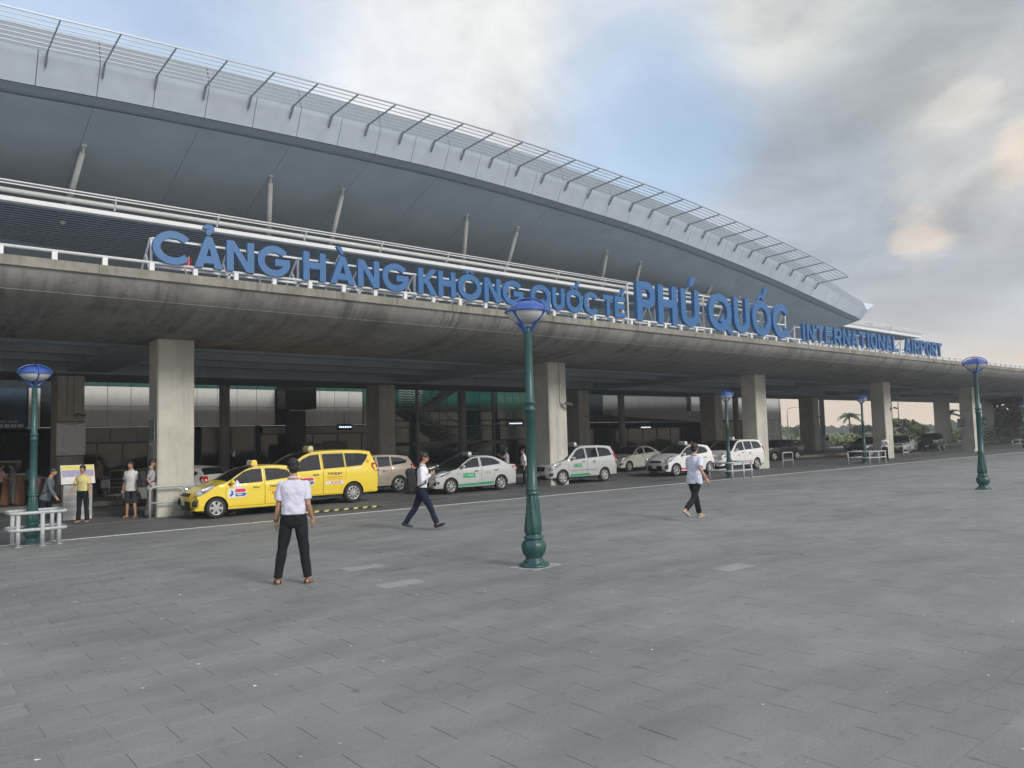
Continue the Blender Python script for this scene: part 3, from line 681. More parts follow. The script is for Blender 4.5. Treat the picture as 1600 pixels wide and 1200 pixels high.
# right-hand part: glass hall, white wall strips, dark door
panels(34.6, 39.0, 3.4, 5.4, 6, 2, m=M_green, nm='glass_pane'); panels(39.2, 42.0, 3.4, 5.4, 2, 1)
panels(26.0, 34.4, .3, 3.3, 6, 2, m=M_greend, nm='glass_pane'); panels(26.0, 34.4, 3.35, 5.5, 6, 2, m=M_greend, nm='glass_pane')
panels(34.8, 42.6, 1.95, 3.3, 6, 1, m=M_greend, nm='glass_pane')
shopfront(34.8, 42.6, 5, .15, 1.9)
panels(45.6, 56.5, 3.7, 5.3, 5, 1, m=mat('grey_wall_panel')); shopfront(43, 56, 7, .15, 2.6)
MB().add([(46.0, FY - .6, 3.6), (58.0, FY - .6, 3.05), (58.0, FY - .6, 4.0), (46, FY - .6, 4.1)], [(0, 1, 2, 3)]).build('ramp_parapet', mat('grey_wall_panel'), term)
panels(57.2, 71.8, 3.2, 5.4, 5, 1); panels(67.6, 71.8, .2, 3.2, 3, 1); shopfront(60.2, 67.4, 3, .15, 3.1)
# end wall facing the open ground
MB().box(72, 72.2, FY, 60, .1, 11.4).build('end_wall', M_pan, term)
# mid-bay columns
for k in range(5):
    x = 14.1 + 15.2 * k; MB().rod((x, 38.9 if k < 0 else 40.0, .14), (x, 40.0, 5.6), .26, n=20).build('round_column', concrete('grey_column', (.30, .31, .31), (.2, .2, .2), .2) if k == 0 else MATS['grey_column'], term)
# black service box and bands hung on the wall
MB().bbox(18.1, 20.0, 41.6, 42.8, 4.0, 5.3, .02).build('service_box', mat('black_box', (.02, .028, .03), .5), term)
MB().bbox(18.6, 19.6, 42.2, 42.8, .2, 3.9, .02).build('dark_pier', mat('pier_grey', (.05, .06, .065), .6), term)
MB().bbox(18.7, 19.9, 40.5, 40.9, .15, 2.0, .02).build('display_board', mat('panel_green_grey', (.14, .17, .155), .5), term)
MB().bbox(20.0, 21.4, 40.5, 40.9, .15, 2.1, .02).build('display_board', mat('panel_green_grey'), term)
# mural with lettering on the far left
mu = empty('mural_board', (0, 0, 0), 0, 'dark blue green mural board with a white line of lettering above the shops', 'advertising board')
m_mu = mat('mural_print', (.01, .05, .055), .5, var=0, scale=1.2, col2=(.05, .12, .22))
MB().bbox(-2.5, 5.72, FY - .35, FY - .25, 3.05, 4.95, .01).build('board', m_mu, mu)
def text_mesh(txt, size, name, m, parent, fn, bold=.0):
    cu = bpy.data.curves.new('t', 'FONT'); cu.body = txt; cu.size = size; cu.offset = bold; cu.align_x = 'CENTER'
    ob = bpy.data.objects.new('t', cu); ts = bpy.data.scenes.new('t'); ts.collection.objects.link(ob)
    ts.view_layers[0].update(); dg = ts.view_layers[0].depsgraph
    me = bpy.data.meshes.new_from_object(ob.evaluated_get(dg), depsgraph=dg); bpy.data.scenes.remove(ts); bpy.data.objects.remove(ob); bpy.data.curves.remove(cu)
    for v in me.vertices: v.co = fn(v.co.x, v.co.y)
    me.materials.clear(); me.materials.append(m); o = bpy.data.objects.new(name, me); COL.objects.link(o); o.parent = parent; return o
M_txt = mat('white_print', (.6, .62, .62), .6, var=0)
text_mesh('KING LINE', .13, 'lettering', M_txt, mu, lambda x, y: (x * 1.5 + 4.9, FY - .354, y + 3.34), .004)
mb = MB()
for i in range(15):
    x = 1.6 + i * .27; mb.box(x, x + .22, FY - .356, FY - .351, 3.10, 3.26)
mb.build('photo_strip', M_txt, mu)
# switchback stair of dark steel
st = empty('staircase', (0, 0, 0), 0, 'dark steel switchback staircase with bar railings in front of the green glass hall', 'staircase')
M_st = mat('stair_steel', (.24, .26, .27), .5, var=.1); M_strail = mat('stair_rail_steel', (.30, .33, .34), .35, metal=.4)
SY0, SY1 = 40.6, 42.2
def flight(xa, za, xb, zb, y0, y1):
    n = max(3, int(abs(zb - za) / .17)); tr = None
    for i in range(n):
        x = xa + (xb - xa) * (i + .5) / n; z = za + (zb - za) * (i + 1) / n
        if tr is None: tr = MB().box(-.15, .15, y0 + .06, y1 - .06, -.04, 0).build('tread', M_strail if False else mat('tread_steel', (.40, .43, .43), .5), st, (x, 0, z))
        else: share(tr, st, (x, 0, z))
    for y in (y0, y1): MB().prism([(xa, za - .22), (xb, zb - .22), (xb, zb + .08), (xa, za + .08)], y - .02, y + .02).build('stringer', M_st, st)
    mb = MB()
    for k in range(1, 7): mb.rod((xa, y0, za + .15 * k + .05), (xb, y0, zb + .15 * k + .05), .012, n=5)
    mb.rod((xa, y0, za + 1.05), (xb, y0, zb + 1.05), .028, n=8)
    mb.build('handrail', M_strail, st)
    m = int(abs(xb - xa) / 1.1) + 1
    for i in range(m + 1):
        x = xa + (xb - xa) * i / m; z = za + (zb - za) * i / m; MB().rod((x, y0, z), (x, y0, z + 1.05), .022, n=6).build('rail_post', M_strail, st)
def landing(x0, x1, z, y0, y1, rail_side=True):
    MB().box(x0, x1, y0, y1, z - .22, z).build('landing', mat('landing_grey', (.25, .26, .27), .6), st)
    if rail_side:
        mb = MB()
        for k in range(1, 7): mb.rod((x0, y0, z + .15 * k), (x1, y0, z + .15 * k), .012, n=5)
        mb.rod((x0, y0, z + 1.0), (x1, y0, z + 1.0), .028, n=8); mb.build('handrail', M_strail, st)
flight(28.8, .15, 32.2, 1.9, 40.6, 41.6); landing(26.6, 33.2, 1.92, 41.62, 42.6); landing(32.2, 33.4, 1.9, 40.6, 41.6)
flight(30.3, 1.92, 27.0, 4.05, 41.62, 42.5); landing(25.8, 34.0, 4.15, 42.4, 42.9, False); flight(27.4, 4.15, 29.6, 5.6, 40.6, 41.6)
for x in (26.7, 32.9): MB().box(x, x + .16, 41.3, 41.46, .14, 5.6).build('stair_post', M_st, st)
mb = MB()
for i in range(9):
    for j in range(3): mb.add([(26.1 + .26 * k, 42.45, 4.25 + .16 * i + .05 * (k % 2) + .001 * j) for k in range(8)] + [(26.1 + .26 * k, 42.45, 4.30 + .16 * i + .05 * (k % 2)) for k in range(8)], [(k, k + 1, k + 9, k + 8) for k in range(7)] if j == 0 else [])
mb.build('expanded_mesh_screen', mat('screen_metal', (.40, .46, .44), .5), st)
# illuminated small direction signs
def glow_sign(x, y, z, w_, lab, txt):
    s = empty('direction_sign', (x, y, z), 0, lab, 'sign')
    MB().bbox(-w_ / 2, w_ / 2, -.05, .05, -.16, .16, .01).build('sign_box', mat('navy_panel', (.01, .02, .06), .4), s)
    mb = MB(); x = -w_ * .38
    while x < w_ * .36:
        d = R.uniform(.04, .12); mb.box(x, x + d, -.058, -.052, -.03, .045 + R.uniform(0, .02)); x += d + .035
    mb.build('lettering', mat('lit_white', (.5, .6, .7), .5, var=0, emit=((.75, .88, 1), .9)), s)
    MB().rod((0, 0, .16), (0, 0, .9), .015, n=6).build('hanger', M_mull, s)
glow_sign(32.6, 38.6, 2.95, 1.5, 'small lit blue direction sign hung beside the green glass hall', '')
glow_sign(20.4, 39.0, 2.85, .9, 'small lit blue direction sign over the shopfront behind the yellow taxis', '')
glow_sign(49.0, 41.5, 2.6, 1.5, 'small lit direction sign in the dark hall behind the white sedan', '')
# far end of the deck underside: low far wall pieces seen past the terminal
for x in (66.6,): pass
# ================================================================== STREET LAMPS
M_pole = mat('lamp_green_paint', (.018, .075, .074), .38, var=.18, scale=14, bump=.08)
M_lblue = mat('lamp_blue_paint', (.025, .09, .36), .32, var=.1, scale=8, coat=.3)
M_lens = mat('lamp_frosted_cover', (.52, .55, .57), .15, var=.12, scale=6, coat=.4)
M_plate = mat('base_concrete', (.30, .31, .30), .8, var=.25, scale=8)
LAMP = None
def build_lamp(loc, label, rz=0):
    t = empty('street_lamp', loc, rz, label, 'street lamp', 'blue capped street lamps on the plaza')
    MB().bbox(-.30, .36, -.24, .24, -.004, .008, .004).build('footing', M_plate, t)
    b = MB().lathe([(.0, .0), (.225, .0), (.225, .035), (.20, .05), (.16, .055), (.15, .075), (.155, .09), (.135, .10), (.125, .13), (.13, .15), (.165, .20), (.185, .27), (.185, .32), (.165, .37), (.13, .395), (.125, .41), (.15, .42), (.15, .44), (.118, .455), (.112, .48)], n=32, flute=.02, nf=8)
    for i in range(8): q = 2 * pi * i / 8; b.rod((cos(q) * .195, sin(q) * .195, .04), (cos(q) * .195, sin(q) * .195, .062), .014, n=6)
    b.build('bowl_base', M_pole, t)
    MB().lathe([(.112, .478), (.128, .52), (.126, .60), (.117, .70), (.105, .82), (.095, .93), (.088, 1.02), (.078, 1.06)], n=40, twist=7, flute=.085, nf=7).build('twisted_shaft', M_pole, t)
    MB().lathe([(.078, 1.058), (.105, 1.075), (.105, 1.10), (.085, 1.115), (.098, 1.135), (.098, 1.155), (.078, 1.17), (.076, 1.60), (.072, 2.32), (.088, 2.335), (.088, 2.36), (.072, 2.375), (.072, 2.43), (.09, 2.445), (.09, 2.47), (.068, 2.49), (.064, 3.0), (.058, 3.50), (.062, 3.52), (.062, 3.60), (.03, 3.62)], n=24).build('pole', M_pole, t)
    h = MB(); h.smooth = True
    for k in (0, 1):                                      # two crossed yokes up to the rim
        c, s_ = (1, 0) if k == 0 else (0, 1)
        for sg in (1, -1):
            pts = [(0, 3.53), (.06, 3.56), (.16, 3.66), (.27, 3.77), (.335, 3.835), (.345, 3.86)]
            h.tube([(sg * a * c, sg * a * s_, z) for a, z in pts], [.035, .03, .024, .022, .022, .024], 8)
    for i in range(0, 12):
        pass
    h.tube([(cos(2 * pi * i / 36) * .335, sin(2 * pi * i / 36) * .335, 3.845) for i in range(36)], .016, 8, closed=True)
    h.tube([(cos(radians(a)) * .345 , 0, 3.85 + .20 * sin(radians(a))) for a in range(0, 181, 12)], .014, 6)
    h.tube([(0, cos(radians(a)) * .345, 3.85 + .20 * sin(radians(a))) for a in range(0, 181, 12)], .014, 6)
    h.build('yoke', M_lblue, t)
    MB().lathe([(.325, 3.85), (.31, 3.885), (.27, 3.93), (.21, 3.97), (.14, 3.995), (.06, 4.01), (.0, 4.012)], n=36).build('lamp_cap', M_lblue, t)
    MB().lathe([(.318, 3.84), (.30, 3.79), (.26, 3.74), (.20, 3.70), (.13, 3.675), (.05, 3.665), (.0, 3.663)], n=36).build('lamp_shade', M_lens, t)
    return t
LAMP = build_lamp((7.70, 8.77, 0), 'nearest street lamp, whole green post standing alone mid plaza', .2)
def lamp_at(x, y, label, s, rz):
    o = dup(LAMP, None, (x, y, 0), rz, label); o.scale = (s, s, s); return o
lamp_at(26.02, 8.87, 'street lamp standing alone at the far right of the plaza, peeling paint at its base', 1.0, .6)
lamp_at(2.68, 18.93, 'street lamp inside the pipe barrier beside the man in the grey jacket', .93, .1)
lamp_at(28.46, 19.53, 'street lamp in front of the white taxi minivan with a red stripe', .93, .5)
lamp_at(43.8, 20.96, 'street lamp seen against the glowing gap with a palm, beside the guard', .965, .9)
lamp_at(77.0, 22.8, 'farthest street lamp, at the right edge near the tree', .95, .3)
# pipe barriers round the lamps
M_pipe = mat('pipe_grey_paint', (.40, .43, .45), .45, var=.2, scale=18, bump=.1)
def barrier(loc, label, wx=1.15, wy=.95, s=1.0):
    t = empty('pipe_barrier', loc, 0, label, 'barrier', 'pipe barriers round the lamp posts')
    def loop(z, nm):
        a, b, r = wx / 2, wy / 2, .12; pts = []
        for cx, cy, q0 in ((a - r, b - r, 0), (-a + r, b - r, 90), (-a + r, -b + r, 180), (a - r, -b + r, 270)):
            pts += [(cx + r * cos(radians(q0 + d)), cy + r * sin(radians(q0 + d)), z) for d in (0, 30, 60, 90)]
        MB().tube(pts, .034, 8, closed=True).build(nm, M_pipe, t)
    loop(.68, 'top_rail'); loop(.34, 'lower_rail')
    p = None
    for x, y in ((-wx / 2 + .14, -wy / 2 + .03), (wx / 2 - .14, -wy / 2 + .03), (wx / 2 - .14, wy / 2 - .03), (-wx / 2 + .14, wy / 2 - .03), (.06, -wy / 2 - .005)):
        if p is None:
            p = MB().rod((0, 0, 0), (0, 0, .66), .042, n=12).lathe([(.0, .004), (.075, .004), (.075, .012), (.042, .014)], n=12).build('post', M_pipe, t, (x, y, 0))
        else: share(p, t, (x, y, 0))
    t.scale = (s, s, s); return t
barrier((2.72, 18.8, 0), 'grey pipe barrier round the street lamp at the far left', 1.0, .85)
barrier((28.5, 19.5, 0), 'grey pipe barrier round the lamp in front of the white minivan', 1.7, 1.2)
barrier((43.9, 20.9, 0), 'grey pipe barrier round the lamp beside the guard', 2.2, 1.3)
barrier((77.0, 22.8, 0), 'pipe barrier round the farthest lamp at the right edge', 2.2, 1.3)
def guard_rail(x0, x1, y, label, h=.85):
    t = empty('guard_rail', (x0, y, 0), 0, label, 'guard rail', 'bent pipe guard rails by the columns'); w_ = x1 - x0
    MB().tube([(0, 0, 0), (0, 0, h - .1), (.03, 0, h - .03), (.1, 0, h), (w_ - .1, 0, h), (w_ - .03, 0, h - .03), (w_, 0, h - .1), (w_, 0, 0)], .03, 8).build('bent_pipe', M_pipe, t)
    MB().rod((.02, 0, h * .48), (w_ - .02, 0, h * .48), .024, n=8).build('cross_rail', M_pipe, t)
    return t
guard_rail(6.05, 6.98, 23.0, 'bent pipe guard rail left of the yellow hatchback, at the column foot')
guard_rail(7.06, 7.9, 23.05, 'bent pipe guard rail just behind the nose of the yellow hatchback')
guard_rail(37.9, 38.9, 22.6, 'bent pipe guard rail behind the tail of the white minivan', .8)
guard_rail(52.2, 53.0, 22.4, 'bent pipe guard rail at the column behind the guard', .8); guard_rail(54.0, 54.8, 23.2, 'lower bent pipe guard rail beyond the guard at the column', .6)
guard_rail(67.2, 68.6, 23.4, 'bent pipe guard rail right of the fifth big column', .8)
# cameras, conduits, banner, posters
M_cctv = mat('cctv_grey', (.22, .22, .21), .4)
def cctv(x, y, z, label, d=-1):
    t = empty('security_camera', (x, y, z), 0, label, 'security camera')
    MB().bbox(-.07, .07, -.03, 0, -.07, .07, .01).build('wall_plate', M_cctv, t)
    MB().tube([(0, -.02, 0), (.02, -.16, -.02), (.10, -.26, .04)], .018, 6).build('arm', M_cctv, t)
    MB().beam((.02, -.24, .06), (.34, -.32, -.02), .09, .09).build('camera_body', mat('cctv_dark', (.06, .06, .06), .4), t)
cctv(22.1, 23.2, 3.3, 'security camera on the big column behind the lamp post'); cctv(52.5, 23.2, 3.3, 'security camera on the fourth big column')
cctv(36.9, 36.3, 3.3, 'security camera on the rear column behind the silver minivan'); cctv(6.6, 36.3, 3.4, 'security camera on the column above the white banner'); cctv(67.0, 36.3, 3.2, 'security camera on the far rear column')
MB().rod((22.03, 23.185, 3.3), (22.03, 23.185, 5.05), .012, n=5).build('conduit', M_cctv, deck)
MB().rod((66.8, 23.185, .2), (66.8, 23.185, 5.05), .03, n=6).build('conduit', M_cctv, deck)
for x in (6.3, 6.55): MB().rod((x, 36.285, 3.4), (x, 36.285, 5.05), .02, n=5).build('conduit', M_cctv, deck)
bn = empty('blank_banner', (6.45, 36.25, 1.75), 0, 'blank silvery white banner tied across a rear column', 'banner')
mb = MB(); mb.smooth = True; n, k = 22, 22
def bz(i, j): return 1.36 - 1.36 * j / k - (.10 * sin(pi * i / n) ** .7 * (1 - j / k) ** 3)
mb.add([((i / n - .5) * 1.06, -.03 + .018 * sin(j * 1.1 + 3 * cos(i / n * pi)) * (1 - abs(i / n - .5)) + .012 * noise.noise((i * .4, j * .9, 2)), bz(i, j)) for j in range(k + 1) for i in range(n + 1)], [(j * (n + 1) + i, j * (n + 1) + i + 1, (j + 1) * (n + 1) + i + 1, (j + 1) * (n + 1) + i) for j in range(k) for i in range(n)])
mb.build('cloth', mat('banner_white', (.78, .80, .82), .35, var=.05), bn, fix=False)
MB().rod((-.55, -.0, -.02), (.55, 0, -.02), .02, n=6).build('batten', M_dark, bn); MB().rod((-.52, 0, 1.40), (.52, 0, 1.40), .015, n=6).build('batten', M_dark, bn)
po = empty('column_poster', (6.26, 23.7, 0), 0, 'pair of posters on the left face of the big column by the yellow taxi', 'poster')
mb = MB(); mb.box(-.012, 0, -.35, .25, 2.1, 2.75); mb.build('poster_sheet', mat('poster_teal', (.08, .20, .20), .5, var=.3, scale=6, col2=(.3, .36, .36)), po)
mb = MB(); mb.box(-.012, 0, -.3, .3, 1.5, 2.0); mb.build('poster_sheet', mat('poster_grey', (.25, .27, .28), .5, var=.3, scale=10), po)
np_ = empty('notice_plate', (65.9, 23.7, 2.1), 0, 'small grey notice plate on the left face of the fifth big column', 'notice')
MB().bbox(-.02, -.002, -.3, .3, 0, .5, .004).build('plate', mat('poster_grey'), np_)
MB().box(-.03, -.002, -.25, .3, -.12, -.04).build('plate_shelf', M_dark, np_)
# price board in front of which the woman stands
kb = empty('price_board_stand', (4.55, 24.6, 0), 0, 'white stand with a yellow and purple price board behind the woman in yellow', 'price board')
MB().bbox(-.36, .36, -.12, .2, 0, 1.0, .01).build('cabinet', mat('stand_grey', (.40, .42, .42), .6), kb)
MB().prism([(-.18, 1.0), (.12, 1.0), (.12, 1.52), (.02, 1.52)], -.42, .42, 'x').build('sloped_head', mat('stand_white', (.62, .62, .60), .5), kb)
for z0, z1, c in ((1.40, 1.50, 'board_yellow'), (1.2, 1.38, 'board_purple'), (1.06, 1.18, 'board_white')):
    cc = {'board_yellow': (.62, .58, .06), 'board_purple': (.28, .26, .42), 'board_white': (.6, .6, .6)}[c]
    fy = lambda z: -.18 + (z - 1.0) * .385
    MB().add([(-.40, fy(z0) - .006, z0), (.40, fy(z0) - .006, z0), (.40, fy(z1) - .006, z1), (-.40, fy(z1) - .006, z1)], [(0, 1, 2, 3)]).build('price_strip', mat(c, cc, .5, var=.2, scale=20), kb)
for i in range(4): MB().box(-.33, .33, -.128, -.121, .12 + i * .21, .27 + i * .21).build('cabinet_panel', mat('stand_panel', (.30, .33, .33), .6), kb)
# counter, luggage trolley
ct = empty('service_counter', (3.6, 31.5, .15), 0, 'wood fronted service counter at the far left behind the lamp', 'counter')
MB().bbox(-1.5, .6, -.3, .3, 0, 1.0, .01).build('counter_body', mat('orange_wood', (.36, .17, .07), .5, var=.25, scale=4, stretch=(6, 6, 1)), ct)
MB().bbox(-1.55, .65, -.35, .35, 1.0, 1.05, .01).build('counter_top', mat('stand_white'), ct)
MB().box(-1.4, .5, .1, .14, 1.05, 1.5).build('screen', M_glassd, ct)
def trolley(x, y, rz, label):
    t = empty('luggage_trolley', (x, y, .155), rz, label, 'luggage trolley', 'luggage trolleys'); mt = mat('trolley_steel', (.45, .47, .47), .3, metal=.6)
    mb = MB()
    for yy in (-.28, .28): mb.tube([(-.4, yy, .15), (.42, yy, .12), (.44, yy, .5), (.5, yy, 1.0)], .016, 6); mb.tube([(-.4, yy, .15), (-.36, yy, .3), (.43, yy, .34)], .012, 6)
    for xx in (-.35, -.1, .15, .4): mb.rod((xx, -.28, .15), (xx, .28, .15), .012, n=6)
    for zz_ in (.4, .55, .7): mb.rod((.45 + (zz_ - .5) * .1, -.28, zz_), (.45 + (zz_ - .5) * .1, .28, zz_), .01, n=6)
    mb.build('frame', mt, t); MB().tube([(.5, -.3, 1.0), (.53, 0, 1.02), (.5, .3, 1.0)], .02, 6).build('handle', mat('yellow_grip', (.45, .42, .1), .5), t)
    for a, b in ((-.35, 0), (.38, -.26), (.38, .26)): MB().rod((a, b - .02, .06), (a, b + .02, .06), .06, n=12).build('wheel', M_dark, t)
trolley(6.9, 30.6, 1.2, 'luggage trolley nearest the kerb behind the man in the white tee'); trolley(7.9, 31.5, 1.0, 'luggage trolley parked farther in by the shopfront')
# litter bin and bench by the far rear columns
bi = empty('litter_bin', (68.5, 36.5, .02), 0, 'tall white litter bin beside the far rear column', 'bin'); MB().bbox(-.4, .4, -.3, .3, 0, 1.5, .05).build('bin_body', mat('bin_white', (.5, .52, .52), .5), bi); MB().box(-.32, .32, -.31, -.303, 1.0, 1.3).build('opening', M_dark, bi)
be = empty('bench', (72.3, 36.0, .02), 0, 'low wooden bench beside the far rear column', 'bench')
for i in range(3): MB().box(-.8, .8, -.25 + i * .17, -.11 + i * .17, .42, .46).build('seat_slat', mat('bench_wood', (.2, .13, .08), .7), be)
for x in (-.7, .7): MB().box(x - .05, x + .05, -.22, .22, 0, .42).build('leg', M_dark, be)
# ================================================================== VEGETATION
M_leaf = mat('leaf_green', (.07, .12, .045), .6, var=.35, scale=.9, col2=(.18, .24, .09))
M_leafd = mat('leaf_dark', (.03, .065, .03), .6, var=.3, scale=.9, col2=(.08, .12, .05))
M_palm = mat('palm_leaf', (.035, .075, .035), .55, var=.3)
M_bark = mat('bark', (.16, .13, .10), .9, var=.3, scale=6)
def leaf_cloud(lumps, n, sz, rng):
    mb = MB()
    for _ in range(n):
        cx, cy, cz, r, rz_ = rng.choice(lumps)
        while 1:
            p = Vector((rng.uniform(-1, 1), rng.uniform(-1, 1), rng.uniform(-1, 1)))
            if .3 < p.length < 1: break
        p = p.normalized() * p.length ** .4
        c = Vector((cx + p.x * r, cy + p.y * r, cz + p.z * rz_)); s = sz * rng.uniform(.6, 1.3)
        a = Vector((rng.gauss(0, 1), rng.gauss(0, 1), rng.gauss(0, .6))).normalized(); b = a.cross(Vector((rng.gauss(0, 1), rng.gauss(0, 1), rng.gauss(0, 1)))).normalized()
        mb.add([c - a * s, c - b * s * .45, c + a * s, c + b * s * .45], [(0, 1, 2, 3)])
    return mb
def tree(x, y, h, r, label, seed, m=None, n=900, group='trees beyond the elevated road', trunk=.35, sz=.32):
    rng = random.Random(seed); t = empty('leafy_tree', (x, y, 0), 0, label, 'tree', group)
    lumps = [(rng.uniform(-.6, .6) * r, rng.uniform(-.6, .6) * r, h * rng.uniform(trunk + .12, .86), r * rng.uniform(.3, .55), h * rng.uniform(.12, .2)) for _ in range(9)]
    leaf_cloud(lumps, n, sz, rng).build('crown', m or M_leaf, t, fix=False)
    mb = MB().tube([(0, 0, -.1), (.05 * h, 0, h * .25), (0, .03 * h, h * .6)], [.05 * h * .6, .035 * h * .6, .015 * h], 8)
    for L_ in lumps[:6]: mb.tube([(0.02 * h, 0, h * .3), (L_[0] * .5, L_[1] * .5, (h * .3 + L_[2]) / 2 + .1), L_[:3]], [.018 * h, .012 * h, .004 * h], 5)
    mb.build('trunk', M_bark, t); return t
def palm(x, y, h, label, seed, fr=2.6):
    rng = random.Random(seed); t = empty('palm_tree', (x, y, 0), 0, label, 'palm tree', 'palms beyond the elevated road')
    MB().tube([(0, 0, -.1), (.1, 0, h * .4), (.0, .1, h * .8), (0, .1, h)], [.22, .16, .13, .16], 8).build('trunk', M_bark, t)
    for i in range(14):
        q = 2 * pi * i / 14 + rng.uniform(-.2, .2); el = rng.uniform(-.1, 1.1); mb = MB(); pts = []
        for k in range(9):
            s = k / 8; d = fr * s; pts.append(Vector((cos(q) * d * cos(el * (1 - s * .4)), sin(q) * d * cos(el * (1 - s * .4)), h + d * sin(el) * (1 - .2 * s) - fr * .5 * s * s)))
        mb.tube(pts, [.03, .03, .025, .02, .02, .015, .012, .01, .006], 4); side = Vector((-sin(q), cos(q), 0))
        for k in range(1, 9):
            for j in range(3):
                a = pts[k - 1].lerp(pts[k], j / 3); d = (pts[k] - pts[k - 1]).normalized()
                for sg in (-1, 1):
                    ln = fr * .26 * (1.1 - abs(k / 8 - .45)); b = a + side * sg * ln * .85 + d * ln * .5 - Vector((0, 0, ln * .5))
                    mb.add([a, a + d * .12, b], [(0, 1, 2)])
        mb.build('frond', M_palm, t, fix=False)
    return t
palm(129, 63.9, 4.4, 'palm seen in the glowing gap left of the guard, with dark full crown', 3, 2.3)
palm(114.2, 42.5, 3.9, 'palm half hidden between the two big columns right of the parked cars', 5, 1.9)
palm(100, 34.5, 2.7, 'palm peeking out right of the tall lamp post at the far right', 8, 1.4)
tree(118.4, 49.6, 3.4, 2.8, 'rounded bushy tree beside the tall thin lamp mast in the widest glowing gap', 11, n=1500, trunk=.05)
tree(128, 62, 3.0, 2.6, 'low dark bushy tree growing at the foot of the palm in the gap', 12, m=M_leafd, n=1000, trunk=.05)
tree(137, 78, 3.0, 2.6, 'small pale tree between two rear columns, seen in the narrow gap', 13, n=500, trunk=.1)
tree(122, 55, 2.3, 2.0, 'low shrub-like tree to the left of the rounded bushy tree', 14, n=700, trunk=.05)
tree(107, 30.2, 6.6, 4.0, 'big dark tree at the right edge behind the last lamp', 15, n=2400)
tree(112, 34.5, 4.2, 2.6, 'mid green tree behind the last rear column at the right', 16, n=1500, trunk=.1)
tree(117, 37, 4.6, 2.6, 'narrow green tree with drooping top right of the last rear column', 17, n=1000, trunk=.15)
tree(140, 39, 5.6, 4, 'distant wide tree behind the big dark tree at the right', 18, m=M_leafd, n=1200)
tree(122, 76, 2.8, 2.2, 'lone dark shrub-like tree in the leftmost gap by the thin lamp mast', 19, m=M_leafd, n=500, trunk=.05)
rng = random.Random(5); mb = MB()                      # tall weeds of the waste ground
for _ in range(26000):
    u = rng.random(); y = 46.6 + 60 * u ** 2; x = rng.uniform(62, 230) + (y - 46) * .8
    hh = (1.05 + .75 * noise.noise((x * .12, y * .12, 0)) + .3 * noise.noise((x * .6, y * .6, 3))) * rng.uniform(.5, 1.1) * (1 + (y - 46) * .006)
    if hh < .1: continue
    q = rng.uniform(0, pi); s = rng.uniform(.15, .38); c = Vector((x, y, rng.uniform(.0, 1) * hh)); a = Vector((cos(q), sin(q), rng.uniform(-.3, .8))).normalized() * s; b = Vector((-sin(q), cos(q), rng.uniform(-.5, .9))).normalized() * s * .5
    mb.add([c - a, c - b, c + a, c + b], [(0, 1, 2, 3)])
for _ in range(9000):
    x = rng.uniform(84, 200); y = 26 + (x - 84) * .12 + rng.uniform(0, 14)
    if y > 39.5: continue
    hh = 1.6 + .9 * noise.noise((x * .15, y * .15, 7)); q = rng.uniform(0, pi); s = rng.uniform(.12, .35); c = Vector((x, y, rng.random() * hh)); a = Vector((cos(q), sin(q), rng.uniform(-.3, .8))).normalized() * s; b = Vector((-sin(q), cos(q), rng.uniform(-.5, .9))).normalized() * s * .5
    if x > 96: mb.add([c - a, c - b, c + a, c + b], [(0, 1, 2, 3)])
tag(mb.build('undergrowth', mat('weed_green', (.14, .20, .06), .7, var=.35, scale=.25, col2=(.30, .35, .15)), fix=False), 'tall green weeds covering the waste ground beyond the service road', 'undergrowth', kind='stuff')
# far tree line on the horizon
rng = random.Random(9); mb = MB()
for _ in range(9000):
    q = rng.uniform(-12, 52); d = rng.uniform(330, 420); x, y = d * cos(radians(q)), d * sin(radians(q)); hh = 3.4 + 2.2 * noise.noise((q * .9, 1, 0)) + 1.5 * noise.noise((q * 4, 5, 0))
    s = rng.uniform(.7, 2.0); c = Vector((x, y, rng.random() * hh)); a = Vector((-sin(radians(q)), cos(radians(q)), rng.uniform(-.4, .4))) * s; b = Vector((0, rng.uniform(-.2, .2), 1)) * s * .6
    mb.add([c - a, c - b, c + a, c + b], [(0, 1, 2, 3)])
tag(mb.build('far_tree_line', M_leafd, fix=False), 'distant line of trees along the horizon', 'tree line', kind='stuff')
# thin highway lamp masts
def mast(x, y, h, label, d=-1):
    t = empty('lamp_mast', (x, y, 0), 0, label, 'lamp mast', 'thin masts beyond the elevated road'); m = mat('mast_grey', (.25, .25, .24), .5)
    MB().tube([(0, 0, -.2), (0, 0, h * .85), (.15, -.1, h * .95), (.9, -.6, h), (2.2, -1.4, h)], [.12, .07, .06, .05, .04], 8).build('mast', m, t); MB().beam((2.0, -1.3, h + .02), (3.0, -1.9, h), .3, .12).build('lamp_head', m, t)
    return t
mast(134, 78.5, 6.6, 'thin curved lamp mast in the leftmost glowing gap'); mast(128, 55.3, 7.6, 'thin curved lamp mast rising behind the white saloon')
